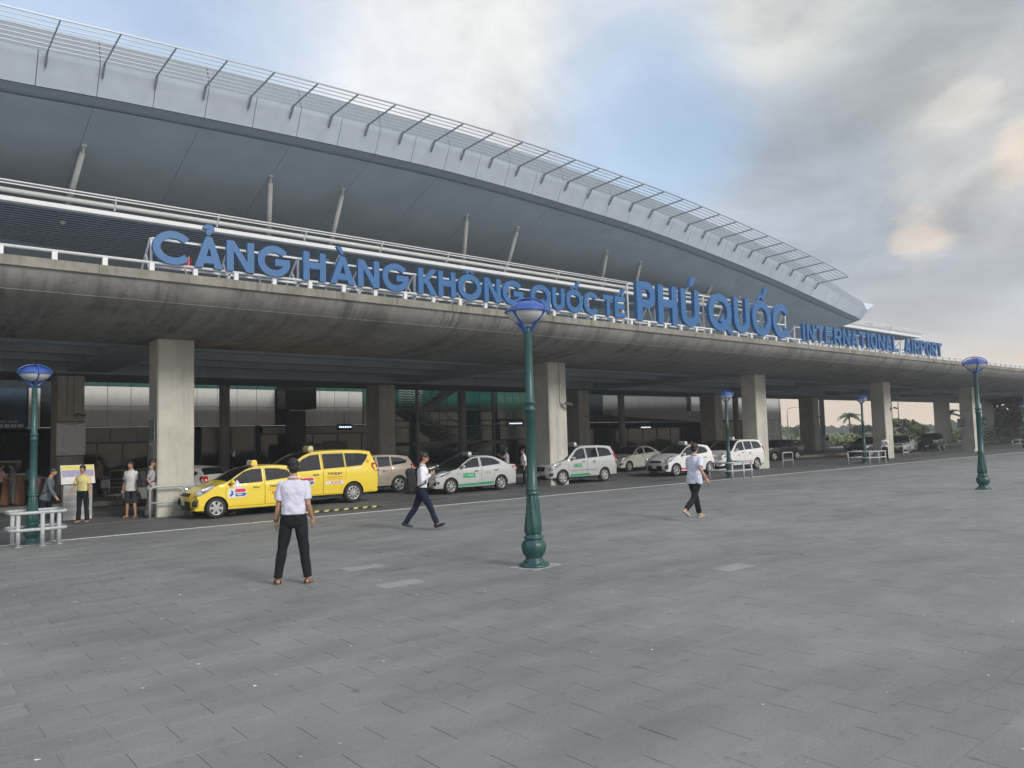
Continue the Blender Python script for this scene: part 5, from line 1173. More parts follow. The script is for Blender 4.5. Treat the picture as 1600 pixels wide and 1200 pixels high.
# side outlines in metres: x from the nose, z up
SPEC = {
 'hatch': dict(L=3.60, H=1.49, W=1.60, wb=(.70, 3.085), r=.292, belt=.92, tum=.34, cowl=6, rend=11,
   top=[(.16, .20), (.05, .24), (.02, .42), (.02, .56), (.08, .70), (.34, .86), (.78, .985), (1.02, 1.07), (1.30, 1.24), (1.62, 1.405), (1.90, 1.465), (2.35, 1.49), (2.85, 1.465), (3.20, 1.41), (3.20, 1.41), (3.42, 1.10), (3.50, .92), (3.58, .72), (3.60, .48), (3.52, .24), (3.42, .22)],
   glassF=(7, 10), glassR=(13, 15.2), win=[[(1.02, .93), (1.25, 1.12), (1.55, 1.31), (1.80, 1.375), (2.10, 1.385), (2.10, .985)], [(2.20, 1.0), (2.20, 1.385), (2.60, 1.37), (2.92, 1.30), (3.02, 1.16), (2.93, 1.055)]],
   doors=[[(.98, .30), (.96, .70), (.99, .93), (1.22, 1.135), (1.53, 1.335), (1.80, 1.41), (2.15, 1.418), (2.15, .30)], [(2.16, .30), (2.16, 1.418), (2.62, 1.40), (2.96, 1.33), (3.07, 1.16), (2.96, 1.0), (2.86, .80), (2.68, .62), (2.60, .30)]],
   head=[(.10, .66), (.17, .78), (.40, .90), (.66, .955), (.58, .86), (.38, .73), (.18, .655)], tail=[(3.30, 1.02), (3.52, .98), (3.56, .76), (3.44, .74), (3.32, .86)], fog=[(.06, .36), (.16, .36), (.19, .54), (.10, .56), (.05, .48)]),
 'mpvnew': dict(L=4.73, H=1.80, W=1.83, wb=(.86, 3.61), r=.335, belt=1.08, tum=.33,
   top=[(.14, .24), (.03, .30), (.0, .50), (.02, .68), (.12, .88), (.45, 1.02), (.95, 1.13), (1.12, 1.18), (1.45, 1.42), (1.85, 1.655), (2.2, 1.755), (2.7, 1.795), (3.3, 1.80), (4.0, 1.775), (4.42, 1.73), (4.42, 1.73), (4.56, 1.42), (4.64, 1.12), (4.71, .95), (4.73, .60), (4.66, .34), (4.52, .30)],
   glassF=(7, 10), glassR=(14, 16), win=[[(1.30, 1.10), (1.50, 1.27), (1.85, 1.53), (2.12, 1.64), (2.44, 1.665), (2.44, 1.155)], [(2.54, 1.17), (2.54, 1.67), (3.32, 1.672), (3.32, 1.20)], [(3.37, 1.20), (3.37, 1.672), (3.95, 1.655), (4.28, 1.60), (4.18, 1.44), (3.96, 1.24)]],
   doors=[[(1.22, .36), (1.18, .80), (1.25, 1.10), (1.50, 1.31), (1.83, 1.56), (2.10, 1.675), (2.50, 1.70), (2.50, .36)], [(2.51, .36), (2.51, 1.70), (3.345, 1.705), (3.345, .92), (3.20, .70), (3.14, .36)]],
   head=[(.10, .80), (.22, .93), (.60, 1.04), (.78, 1.06), (.60, .95), (.30, .82)], tail=[(4.36, 1.30), (4.56, 1.30), (4.70, 1.06), (4.66, 1.0), (4.44, 1.05), (4.34, 1.18)], fog=[(.05, .48), (.2, .46), (.26, .58), (.1, .62)]),
 'mpv': dict(L=4.585, H=1.75, W=1.76, wb=(.78, 3.53), r=.325, belt=1.08, tum=.30,
   top=[(.16, .24), (.04, .30), (.0, .48), (.02, .66), (.12, .86), (.45, 1.0), (.90, 1.11), (1.05, 1.16), (1.38, 1.40), (1.72, 1.615), (2.05, 1.715), (2.5, 1.75), (3.2, 1.75), (3.9, 1.72), (4.22, 1.675), (4.22, 1.675), (4.38, 1.36), (4.47, 1.08), (4.55, .90), (4.58, .58), (4.52, .33), (4.40, .29)],
   glassF=(7, 10), glassR=(14, 16), win=[[(1.25, 1.09), (1.45, 1.25), (1.75, 1.50), (2.0, 1.60), (2.30, 1.62), (2.30, 1.14)], [(2.40, 1.15), (2.40, 1.625), (3.12, 1.625), (3.12, 1.18)], [(3.20, 1.18), (3.20, 1.625), (3.75, 1.60), (3.98, 1.52), (4.12, 1.30), (4.06, 1.23)]],
   doors=[[(1.16, .36), (1.12, .78), (1.19, 1.09), (1.42, 1.28), (1.73, 1.54), (1.98, 1.64), (2.355, 1.66), (2.355, .36)], [(2.366, .36), (2.366, 1.66), (3.155, 1.66), (3.155, .95), (3.02, .70), (2.98, .36)]],
   head=[(.10, .70), (.14, .86), (.42, .99), (.70, 1.05), (.66, .93), (.45, .76), (.22, .69)], tail=[(4.18, 1.32), (4.36, 1.33), (4.53, .96), (4.46, .80), (4.34, .86), (4.30, 1.1)], fog=[(.06, .42), (.2, .42), (.24, .54), (.1, .56)]),
 'sedan': dict(L=4.41, H=1.475, W=1.70, wb=(.86, 3.41), r=.30, belt=.93, tum=.36,
   top=[(.16, .20), (.05, .25), (.01, .42), (.02, .56), (.10, .70), (.40, .83), (.95, .955), (1.18, 1.01), (1.50, 1.20), (1.90, 1.39), (2.20, 1.455), (2.55, 1.475), (2.95, 1.455), (3.25, 1.39), (3.62, 1.23), (3.88, 1.10), (4.12, 1.07), (4.30, 1.05), (4.36, .98), (4.40, .72), (4.38, .50), (4.34, .28), (4.24, .24)],
   glassF=(7, 10), glassR=(12.6, 15), win=[[(1.28, .965), (1.52, 1.12), (1.88, 1.305), (2.12, 1.37), (2.32, 1.385), (2.32, 1.01)], [(2.43, 1.015), (2.43, 1.385), (2.85, 1.37), (3.15, 1.30), (3.42, 1.15), (3.36, 1.08)]],
   doors=[[(1.20, .30), (1.16, .74), (1.24, .97), (1.50, 1.155), (1.87, 1.345), (2.12, 1.41), (2.375, 1.422), (2.375, .30)], [(2.386, .30), (2.386, 1.422), (2.87, 1.405), (3.18, 1.33), (3.50, 1.15), (3.34, 1.02), (3.16, .80), (3.02, .60), (2.96, .30)]],
   head=[(.14, .68), (.28, .78), (.62, .865), (.90, .89), (.74, .79), (.46, .70), (.2, .64)], tail=[(3.98, .96), (4.20, .99), (4.34, .92), (4.37, .80), (4.26, .80), (4.10, .88)], fog=[(.08, .38), (.30, .40), (.33, .50), (.12, .50)]),
 'suv': dict(L=4.45, H=1.66, W=1.80, wb=(.82, 3.45), r=.345, belt=1.04, tum=.33,
   top=[(.16, .30), (.04, .36), (.0, .55), (.02, .72), (.10, .90), (.40, 1.0), (.95, 1.08), (1.15, 1.12), (1.48, 1.34), (1.85, 1.545), (2.15, 1.63), (2.6, 1.66), (3.2, 1.65), (3.8, 1.60), (4.05, 1.55), (4.05, 1.55), (4.26, 1.28), (4.33, 1.05), (4.42, .90), (4.45, .62), (4.40, .40), (4.28, .34)],
   glassF=(7, 10), glassR=(14, 16), win=[[(1.32, 1.06), (1.52, 1.20), (1.85, 1.43), (2.10, 1.53), (2.35, 1.55), (2.35, 1.11)], [(2.45, 1.12), (2.45, 1.555), (3.05, 1.545), (3.05, 1.16)], [(3.13, 1.17), (3.13, 1.54), (3.60, 1.49), (3.95, 1.36), (3.85, 1.25)]],
   doors=[[(1.20, .42), (1.16, .80), (1.26, 1.07), (1.50, 1.235), (1.83, 1.47), (2.08, 1.57), (2.40, 1.59), (2.40, .42)], [(2.411, .42), (2.411, 1.59), (3.09, 1.58), (3.09, .95), (2.96, .72), (2.90, .42)]],
   head=[(.10, .76), (.16, .90), (.45, .99), (.75, 1.03), (.62, .92), (.3, .78)], tail=[(4.10, 1.22), (4.26, 1.20), (4.42, .98), (4.38, .88), (4.20, .95), (4.08, 1.08)], fog=[(.06, .46), (.2, .46), (.24, .58), (.1, .60)]),
}
def build_car(kind, loc, rz, label, cat, pm, scale=.92, group=None, spokes=5, rim=None, glass=None, hood=None, grille='slim', decals=None, taxi=None, drv=False, tail=None, plate=True, lower=None, name='car', wipe=False):
    S = SPEC[kind]; L, W, H = S['L'], S['W'], S['H']; hw = W / 2; belt, tum = S['belt'], S['tum']; glass = glass or M_cgl
    T = empty(name, loc, rz, label, cat, group); T.scale = (scale,) * 3
    sil = spl(S['top'], 5)
    # index ranges on the smoothed curve follow the control points (a doubled corner counts once)
    idx = []; k = 0
    for i in range(len(S['top'])):
        idx.append(k)
        if i < len(S['top']) - 1 and S['top'][i] != S['top'][i + 1]: k += 5
    n = len(sil); nor = []
    for i in range(n):
        a, b = Vector(sil[max(0, i - 1)]), Vector(sil[min(n - 1, i + 1)]); d = (b - a).normalized(); nor.append(Vector((-d.y, d.x)))
    def crown(x, z, nx):
        f = abs(nx); return (.035 + (.16 if x < L / 2 else .10) * f * f * (1 if z < belt else .45)) 
    edge = [tuple(Vector(p) - nor[i] * crown(p[0], p[1], nor[i].x)) for i, p in enumerate(sil)]
    def yw(x, z):
        u = abs(x - L / 2) / (L / 2); pl_ = 1 - .10 * max(0, (u - .55) / .45) ** 2 - .16 * max(0, (u - .9) / .1) ** 2
        y = hw * pl_
        if z < belt: y -= .05 * hw * ((belt - .28 - z) / .5) ** 2 + .012 * hw
        else: y -= (z - belt) * tum + .02 * (1 - math.exp(-(z - belt) * 25)) + .012 * hw
        sh = math.exp(-((z - belt + .06) / .035) ** 2) * .010 + math.exp(-((z - .36) / .05) ** 2) * .012      # shoulder and sill creases
        return y + sh
    ar = S['r'] + .055; zs = .235 if kind in ('hatch', 'sedan') else .32
    # side polygon: silhouette edge then back along the sill with two wheel arches
    poly = [p for p in edge if p[1] >= zs - .02]
    i0 = next(i for i, p in enumerate(edge) if p[1] >= zs - .02); 
    bot = [(edge[-1][0] if edge[-1][0] < L - .05 else L - .12, zs)]
    for wx in (S['wb'][1], S['wb'][0]):
        a0 = math.asin(max(-1, (zs - S['r']) / ar)); pts = [(wx + ar * cos(a), S['r'] + ar * sin(a)) for a in [a0 + (pi - 2 * a0) * i / 16 for i in range(17)]]; bot += pts
    bot.append((max(.12, edge[0][0]), zs))
    last = poly[-1]; poly = poly + [b for b in bot if True]
    outline = []
    for p in poly:
        if not outline or (Vector(p) - Vector(outline[-1])).length > .012: outline.append(p)
    wins = [dens(w_, .12) for w_ in S['win']]; doors = [dens(d, .15) for d in S['doors']]; dins = [offs(d, .007) for d in doors]
    rings = [outline] + wins + doors + dins; V = []; E_ = []
    for rg in rings:
        o = len(V); m = len(rg); V += [Vector(p) for p in rg]; E_ += [(o + i, o + (i + 1) % m) for i in range(m)]
    x = .1
    while x < L:
        z = .25
        while z < H:
            if inpoly((x, z), outline): V.append(Vector((x + (R.random() - .5) * .01, z)))
            z += .075 if z < belt + .1 else .11
        x += .12
    cv, ce, cf, *_ = delaunay_2d_cdt(V, E_, [], 0, 1e-5)
    cls = {'body': [], 0: [], 1: []}
    for f in cf:
        c = sum((cv[i] for i in f), Vector((0, 0))) / 3
        if not inpoly(c, outline) or any(inpoly(c, w_) for w_ in wins): continue
        hit = False
        for di, (d, di_) in enumerate(zip(doors, dins)):
            if inpoly(c, di_): cls[di].append(f); hit = True; break
            if inpoly(c, d): hit = True; break
        if not hit: cls['body'].append(f)
    def P3(x, z, sg, o=0.0): return (x, sg * (yw(x, z) + o), z)
    mb = MB(); mb.smooth = True
    for sg in (-1, 1): mb.add([P3(p.x, p.y, sg) for p in cv], cls['body'])
    # hood, roof, nose and tail spanned between the two sides
    vv = [-1, -.96, -.88, -.7, -.4, 0, .4, .7, .88, .96, 1]
    def G(i, v, o=0.0):
        i = max(0, min(n - 1, i)); a = int(i); b = min(n - 1, a + 1); t = i - a
        e = Vector(edge[a]).lerp(Vector(edge[b]), t); nn = nor[a].lerp(nor[b], t).normalized(); c = crown(sil[a][0], sil[a][1], nn.x)
        q = e + nn * (c * (1 - abs(v) ** 3.2) + o); return (q.x, v * yw(e.x, e.y), q.y)
    gF = [idx[int(g_)] + 5 * (g_ - int(g_)) if g_ == int(g_) else idx[int(g_)] + 5 * (g_ - int(g_)) for g_ in S['glassF']]; gR = [idx[int(g_)] + 5 * (g_ - int(g_)) for g_ in S['glassR']]
    hoodr = (idx[5], gF[0]); base = []; hd = MB(); hd.smooth = True
    vs = [G(i, v) for i in range(n) for v in vv]; m = len(vv); fb, fh = [], []
    for i in range(n - 1):
        for j in range(m - 1):
            if any(a - .01 <= i < b - .01 for a, b in (gF, gR)) and 1 <= j < m - 2: continue
            (fh if (hoodr[0] <= i < hoodr[1] and 1 <= j < m - 2) else fb).append((i * m + j, i * m + j + 1, (i + 1) * m + j + 1, (i + 1) * m + j))
    mb.add(vs, fb); mb.build('body', pm, T)
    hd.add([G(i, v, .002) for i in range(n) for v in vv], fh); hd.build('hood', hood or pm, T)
    # doors with their panes
    def winframe(w_, sg, parent, side):
        ring = dens(w_, .12); inn = offs(ring, .028); k = len(ring); b = MB()
        b.add([P3(x, z, sg, .004) for x, z in ring] + [P3(x, z, sg, .0025) for x, z in inn], [(i, (i + 1) % k, (i + 1) % k + k, i + k) for i in range(k)]); b.build('window_seal', M_trim, parent)
        tri = tessellate_polygon([[Vector((x, z, 0)) for x, z in ring]]); b = MB(); b.smooth = True
        b.add([P3(x, z, sg, -.004) for x, z in ring], [tuple(t_) for t_ in tri]); b.build('window', glass, parent)
    for sg in (-1, 1):
        dd = []
        for di in (0, 1):
            used = sorted({i for f in cls[di] for i in f}); mp = {a: b for b, a in enumerate(used)}; b = MB(); b.smooth = True
            b.add([P3(cv[i].x, cv[i].y, sg) for i in used], [tuple(mp[i] for i in f) for f in cls[di]])
            d = b.build('door', pm, T); dd.append(d)
            hx = max(p[0] for p in S['doors'][di] if p[1] > belt - .1) - (.26 if di == 0 else .34); hz_ = belt - .085
            q = P3(hx, hz_, sg, .022); b = MB(); b.smooth = True; b.beam((q[0] - .085, q[1], q[2]), (q[0] + .085, q[1], q[2] + .012), .018, .028); b.build('handle', M_chr if kind != 'hatch' else pm, d)
            b = MB(); ring = [(hx + cos(a) * .11, hz_ + sin(a) * .032) for a in [2 * pi * i / 14 for i in range(14)]]; b.add([P3(x, z, sg, .0025) for x, z in ring], [tuple(range(14))]); b.build('handle_recess_shade', mat('recess_shade', (.08, .08, .08), .6), d)  # flat dark oval painted on the door for the shade behind the handle
        for wi, w_ in enumerate(S['win']): winframe(w_, sg, dd[wi] if wi < 2 else T, sg)
        # mirror
        a = S['win'][0][0]; q = P3(a[0] + .12, a[1] + .05, sg, .03); b = MB(); ell(b, (q[0], q[1] + sg * .10, q[2] + .03), (.065, .11, .075), None, 12, 8); b.smooth = True; b.f and None
        b.sm = [True] * len(b.f); b.rod((q[0] + .01, q[1] - sg * .03, q[2] - .02), (q[0], q[1] + sg * .06, q[2] + .01), .02, n=6); b.build('mirror', pm, T)
        # lamps on the corners
        for key, mt, nm, inner in (('head', M_head, 'headlight', (idx[3] + 2, idx[4] + 3)), ('tail', M_tail, 'tail_light', None), ('fog', M_trim, 'fog_lamp', None)):
            ring = dens(S[key], .07); tri = tessellate_polygon([[Vector((x, z, 0)) for x, z in ring]]); k = len(ring); b = MB(); b.smooth = True
            ring = [(max(x, .0), z) for x, z in ring]
            b.add([P3(x, z, sg, .012) for x, z in ring] + [P3(x, z, sg, -.01) for x, z in ring], [tuple(t_) for t_ in tri] + [(i, (i + 1) % k, (i + 1) % k + k, i + k) for i in range(k)])
            zs_ = [z for x, z in S[key]]; z0, z1 = min(zs_), max(zs_)
            rr = [i for i in range(n) if (z0 + .01 < edge[i][1] < z1 - .01) and ((edge[i][0] < .75) if key != 'tail' else edge[i][0] > L - .5)]
            if rr and key != 'fog':
                ia, ib = min(rr), max(rr); inn = .62 if key == 'head' else .72
                if key == 'head': ib = min(ib, ia + 8)
                grid = [G(ia + (ib - ia) * u / 5, sg * (inn + (1.0 - inn) * v_ / 4), .010) for u in range(6) for v_ in range(5)]
                b.add(grid, [(u * 5 + v_, u * 5 + v_ + 1, u * 5 + 6 + v_, u * 5 + 5 + v_) for u in range(5) for v_ in range(4)])
            lo = b.build(nm, mt, T)
            if key == 'head':
                cx = sum(x for x, z in S[key]) / len(S[key]) - .02; cz = (z0 + z1) / 2; b = MB(); b.smooth = True; q = P3(cx, cz, sg, .012); ell(b, (q[0], q[1] - sg * .008, q[2]), (.07, .022, .05), None, 12, 6); b.sm = [True] * len(b.f); b.build('bulb_housing', M_chr, lo)
            if key == 'tail':
                b = MB(); zc = z0 + (z1 - z0) * .35; xc = sum(x for x, z in S[key]) / len(S[key]) + .05; q = P3(xc, zc, sg, .012); ell(b, (q[0], q[1] - sg * .004, q[2]), (.06, .012, .035)); b.build('reverse_lamp', M_head, lo)
    for nm, (a, b_) in (('windscreen', gF), ('rear_window', gR)):
        k = 8; b = MB(); b.smooth = True; b.add([G(a + (b_ - a) * i / k, v * .985, -.006) for i in range(k + 1) for v in (-.96, -.7, -.35, 0, .35, .7, .96)], [(i * 7 + j, i * 7 + j + 1, i * 7 + 8 + j, i * 7 + 7 + j) for i in range(k) for j in range(6)]); wo = b.build(nm, glass if nm != 'rear_window' else M_cgd, T)
        b = MB(); b.add([G(a - .2, v, .004) for v in vv[1:-1]] + [G(a + .45, v, .004) for v in vv[1:-1]], [(j, j + 1, j + 10, j + 9) for j in range(8)]); b.build('wiper_tray', M_trim, wo)
    # nose: grille, lower intake, plate
    def nose(za, zb, va, vb, o, m_, nm, par=None):
        rr = [i for i in range(n) if edge[i][0] < .6 and i < n // 2]; ia = min(rr, key=lambda i: abs(sil[i][1] - za)); ib = min(rr, key=lambda i: abs(sil[i][1] - zb))
        if ib <= ia: ib = ia + 1
        k = max(2, ib - ia); b = MB(); b.add([G(ia + (ib - ia) * i / k, va + (vb - va) * j / 8, o) for i in range(k + 1) for j in range(9)], [(i * 9 + j, i * 9 + j + 1, i * 9 + 10 + j, i * 9 + 9 + j) for i in range(k) for j in range(8)]); return b.build(nm, m_, par or T)
    hz0 = S['head'][0][1]
    if grille == 'slim': nose(hz0 - .02, hz0 + .07, -.50, .50, .010, M_trim, 'grille')
    else:
        g_ = nose(hz0 - .06, hz0 + .12, -.52, .52, .010, M_trim, 'grille')
        for q in (-.02, .04, .10): nose(hz0 + q - .012, hz0 + q + .012, -.48, .48, .016, M_chr, 'grille_bar', g_)
    nose(.30, .50 if grille == 'slim' else .44, -.62, .62, .010, M_trim, 'lower_intake')
    nose(.24, .29, -.80, .80, .014, M_trim if lower is None else lower, 'front_lip')
    if plate: nose(.40, .52, -.20, .20, .024, M_platew, 'number_plate')
    b = MB(); zc = .62 if kind in ('hatch',) else .75
    xr = max(p[0] for p in sil); b.box(xr + .004, xr + .012, -.2, .2, zc, zc + .12); b.build('rear_number_plate', M_platew, T)
    # underbody and cabin
    b = MB(); b.box(.34, L - .42, -hw + .20, hw - .20, .18, belt - .12); b.box(S['wb'][0] + .42, S['wb'][1] - .42, -hw + .12, hw - .12, zs + .02, .5); b.build('underbody', M_dark, T)
    def seatm(x, y):
        s_ = MB(); s_.bbox(x - .25, x + .25, y - .24, y + .24, belt - .50, belt - .22, .05); s_.beam((x + .26, y, belt - .3), (x + .42, y, belt + .20), .46, .12); s_.bbox(x + .36, x + .46, y - .12, y + .12, belt + .22, belt + .40, .03); s_.build('seat', M_seat, T)
    fx = S['win'][0][-1][0] - .52
    for y in (-.36, .36): seatm(fx, y); seatm(fx + .9, y)
    if kind.startswith('mpv'): seatm(fx + 1.65, -.36); seatm(fx + 1.65, .36)
    b = MB(); b.tube([(fx - .42, -.36 + cos(a) * .18, belt - .02 + sin(a) * .17) for a in [2 * pi * i / 16 for i in range(16)]], .016, 6, closed=True); b.build('steering_wheel', M_trim, T)
    # wheels
    r = S['r']; wd = .19; rm = rim or RIMM; W0 = None
    for wx in S['wb']:
        for sg in (-1, 1):
            if W0 is None:
                t_ = MB().lathe([(r * .66, -wd / 2 + .01), (r * .70, -wd / 2), (r * .93, -wd / 2 + .005), (r, -wd / 2 + .03), (r, wd / 2 - .03), (r * .93, wd / 2 - .005), (r * .70, wd / 2), (r * .66, wd / 2 - .01), (r * .64, 0), (r * .66, -wd / 2 + .01)], n=36)
                t_.v = [(x, z, y) for x, y, z in t_.v]; W0 = t_.build('wheel', TYRE, T)
                q = MB(); q.lathe([(r * .67, .02), (r * .70, .012), (r * .66, .0), (r * .60, .012), (r * .58, .05), (.0, .055)], n=32)
                q.v = [(x, z - wd / 2, y) for x, y, z in q.v]; q.mat(1)
                q.m = [0 if i < 32 * 3 else 1 for i in range(len(q.m))]; q.mat(0)
                for s_ in range(spokes):
                    a = 2 * pi * s_ / spokes + .3; c, s2 = cos(a), sin(a); t2 = r * (.20 if spokes < 7 else .105)
                    q.add([(c * d - s2 * e_, -wd / 2 + dy, s2 * d + c * e_) for d, e_, dy in ((r * .10, -t2 * .6, .004), (r * .66, -t2 * .75, .008), (r * .66, t2 * .75, .008), (r * .10, t2 * .6, .004), (r * .10, -t2 * .6, .03), (r * .66, -t2 * .8, .03), (r * .66, t2 * .8, .03), (r * .10, t2 * .6, .03))], [(0, 1, 2, 3), (0, 4, 5, 1), (2, 6, 7, 3), (1, 5, 6, 2)])
                q.rod((0, -wd / 2 - .004, 0), (0, -wd / 2 + .03, 0), r * .17, n=14)
                q.build('rim', [rm, M_trim], W0); w_ = W0
            else:
                w_ = W0.copy(); COL.objects.link(w_); w_.parent = T
                for ch in W0.children: c = ch.copy(); COL.objects.link(c); c.parent = w_
            w_.location = (wx, sg * (yw(wx, r) - wd / 2 + .015), r); w_.rotation_euler = (0, .35 if sg < 0 else .9, 0) if sg < 0 else (0, .9, pi)
    # rubber-black well rims
    for sg in (-1, 1):
        for wx in S['wb']:
            b = MB(); b.smooth = True; a0 = math.asin(max(-1, (zs - r) / ar)); k = 18; A_ = [a0 + (pi - 2 * a0) * i / k for i in range(k + 1)]
            b.add([P3(wx + ar * cos(a), r + ar * sin(a), sg, .001) for a in A_] + [(wx + ar * cos(a), sg * (hw - .30), r + ar * sin(a)) for a in A_], [(i, i + 1, k + 2 + i, k + 1 + i) for i in range(k)]); b.build('wheel_well', M_trim, T)
    if taxi:
        tx = S['win'][0][-1][0] - .05; ztop = max(p[1] for p in sil); m1, m2 = taxi
        b = MB(); b.prism([(-.10, 0), (.10, 0), (.075, .12), (.04, .145), (-.04, .145), (-.075, .12)], -.20, .20, 'y'); to = b.build('taxi_sign', m1, T, (tx, 0, ztop - .005))
        MB().box(-.078, .078, -.208, -.2005, .02, .12).build('sign_face', m2, to); MB().rod((.5, 0, -.04), (.62, 0, .10), .008, n=5).build('antenna', M_trim, to)
    car = dict(T=T, P3=P3, S=S, scale=scale, G=G, hw=hw, belt=belt)
    return car
def decal(car, ring, m_, nm, sides=(-1,), o=.0045):
    for sg in sides:
        rg = dens(ring, .08); vs = [car['P3'](x, z, sg, o) for x, z in rg]; xs = sorted({round(x, 2) for x, z in rg}); cen = Vector((sum(p[0] for p in rg) / len(rg), sum(p[1] for p in rg) / len(rg)))
        V = [Vector(p) for p in rg]; k = len(V); E_ = [(i, (i + 1) % k) for i in range(k)]; x0, x1 = min(p[0] for p in rg), max(p[0] for p in rg); z0, z1 = min(p[1] for p in rg), max(p[1] for p in rg)
        x = x0 + .07
        while x < x1:
            z = z0 + .06
            while z < z1:
                if inpoly((x, z), rg): V.append(Vector((x, z)))
                z += .06
            x += .09
        cv, ce, cf, *_ = delaunay_2d_cdt(V, E_, [], 0, 1e-5); fs = [f for f in cf if inpoly(sum((cv[i] for i in f), Vector((0, 0))) / 3, rg)]
        b = MB(); b.smooth = True; b.add([car['P3'](p.x, p.y, sg, o) for p in cv], fs); b.build(nm, m_, car['T'])
def rect(x0, x1, z0, z1): return [(x0, z0), (x1, z0), (x1, z1), (x0, z1)]
def decal_text(car, txt, size, cx, cz, m_, sx=1.0):
    text_mesh(txt, size, 'lettering', m_, car['T'], lambda x, y: car['P3'](cx + x * sx, cz + y, -1, .007), .004)
def driver(car, shirt, label, dx=0.0, arm=False):
    S = car['S']; fx = S['win'][0][-1][0] - .52; T = car['T']; loc = T.matrix_world if False else None
    M_ = Matrix.Translation(T.location) @ Matrix.Rotation(T.rotation_euler.z, 4, 'Z') @ Matrix.Scale(car['scale'], 4)
    p = M_ @ Vector((fx + .12 + dx, -.36, car['belt'] - .42)); az = math.degrees(T.rotation_euler.z) + 180
    t, *_ = person((p.x, p.y, p.z - .46), az, 1.50, label, shirt, P1, legs=((80, 80, 6), (80, 80, 6)), arms=((42, 10, 45), (42, 10, 45)) if not arm else ((70, 45, 30), (42, 10, 45)), lean=-12, seated=True, vox=.026)
YEL = paint('taxi_yellow', (.80, .60, .05)); SIL = paint('silver_paint', (.50, .52, .53), .25); WHI = paint('white_paint', (.74, .75, .76)); GOLD = paint('beige_metallic', (.44, .40, .33), .3); BLK = paint('black_paint', (.006, .007, .009)); DGR = paint('dark_grey_metallic', (.035, .04, .045), .3); SIL2 = paint('pale_silver_paint', (.62, .64, .65), .2)
M_dred = mat('decal_red', (.60, .04, .06), .4, var=0); M_dblu = mat('decal_blue', (.02, .12, .42), .4, var=0); M_dwh = mat('decal_white', (.72, .72, .74), .4, var=0); M_dgr = mat('decal_green', (.02, .27, .12), .4, var=0); M_dbk = mat('decal_black', (.03, .05, .03), .5, var=0); M_lil = mat('decal_lilac', (.62, .58, .72), .4, var=0)
TY = (mat('taxi_sign_white', (.70, .68, .55), .3, var=0), mat('taxi_sign_amber', (.85, .42, .02), .3, var=0, emit=((1, .5, .03), .25)))
TW_ = (mat('taxi_sign_cream', (.62, .58, .42), .3, var=0), mat('taxi_sign_cream')); TG = (mat('taxi_sign_grey', (.28, .32, .32), .25, var=0), mat('taxi_sign_lens', (.6, .64, .66), .2, var=0)); TT = (mat('taxi_sign_pale', (.62, .66, .68), .3, var=0), mat('taxi_sign_pale'))
def logo(c, x, z, s=1.0, tall=True):
    q = lambda pts: [(x + a * s, z + b * s) for a, b in pts]
    decal(c, q([(0, 0), (.48, 0), (.56, .06), (.57, .20), (.50, .27), (.04, .27), (0, .22)]), M_dwh, 'door_logo', o=.004)
    if tall: decal(c, q([(.10, .27), (.17, .30), (.22, .40), (.29, .52), (.36, .40), (.42, .29), (.42, .27)]), M_lil, 'door_logo', o=.004)
    decal(c, q([(.20, .15), (.50, .15), (.54, .19), (.50, .25), (.22, .25)]), M_dred, 'door_logo', o=.006); decal(c, q([(.22, .03), (.48, .03), (.545, .08), (.545, .13), (.22, .12)]), M_dblu, 'door_logo', o=.006)
    decal(c, q([(.03, .05), (.10, .04), (.17, .10), (.15, .2), (.08, .22), (.10, .14)]), M_dblu, 'door_logo', o=.006); decal(c, q([(.27, .065), (.42, .065), (.42, .095), (.27, .095)]), M_dwh, 'door_logo', o=.008)
# yellow hatchback
hc_ = build_car('hatch', (6.62, 21.22 + .80 * .93, 0), radians(0), 'yellow hatchback taxi with an amber roof sign, nose by the big column', 'taxi', YEL, .93, 'taxis waiting in line', taxi=TY, spokes=6, name='hatchback_taxi')
logo(hc_, 1.03, .56); decal_text(hc_, 'TAXI', .10, 2.42, .80, M_dbk, 1.1); decal_text(hc_, '37 37 37', .10, 2.50, .60, mat('decal_red'), .8); decal(hc_, rect(2.24, 2.6, .725, .75), mat('decal_orange', (.6, .25, .05), .5, var=0), 'print_line')
driver(hc_, cloth('cream_shirt', (.55, .52, .36)), 'driver in cream shirt leaning in the yellow hatchback', arm=False)
# yellow minivan
c = build_car('mpvnew', (8.72, 22.72 + .915 * .955, 0), 0, 'yellow minivan taxi with a cream roof sign behind the yellow hatchback', 'taxi', YEL, .965, 'taxis waiting in line', taxi=TW_, spokes=10, name='minivan_taxi')
logo(c, 1.62, .66, 1.0, False); decal_text(c, 'TAXI 500 63', .10, 2.92, .98, M_dbk, 1.0); decal(c, rect(2.62, 3.22, .885, .91), mat('decal_orange'), 'print_line'); decal(c, rect(2.66, 3.18, .82, .84), mat('decal_orange'), 'print_line')
decal(c, rect(2.58, 3.24, .66, .76), M_dwh, 'print_panel'); decal_text(c, '37 37 37', .10, 2.95, .675, M_dred, 1.0)
decal(c, [(4.22 + .07 * cos(a), 1.36 + .05 * sin(a)) for a in [i * pi / 6 for i in range(12)]], mat('decal_orange'), 'sticker'); decal(c, rect(3.62, 3.92, 1.13, 1.17), M_dwh, 'sticker')
driver(c, cloth('maroon_shirt', (.16, .03, .04)), 'driver behind dark glass in the yellow minivan')
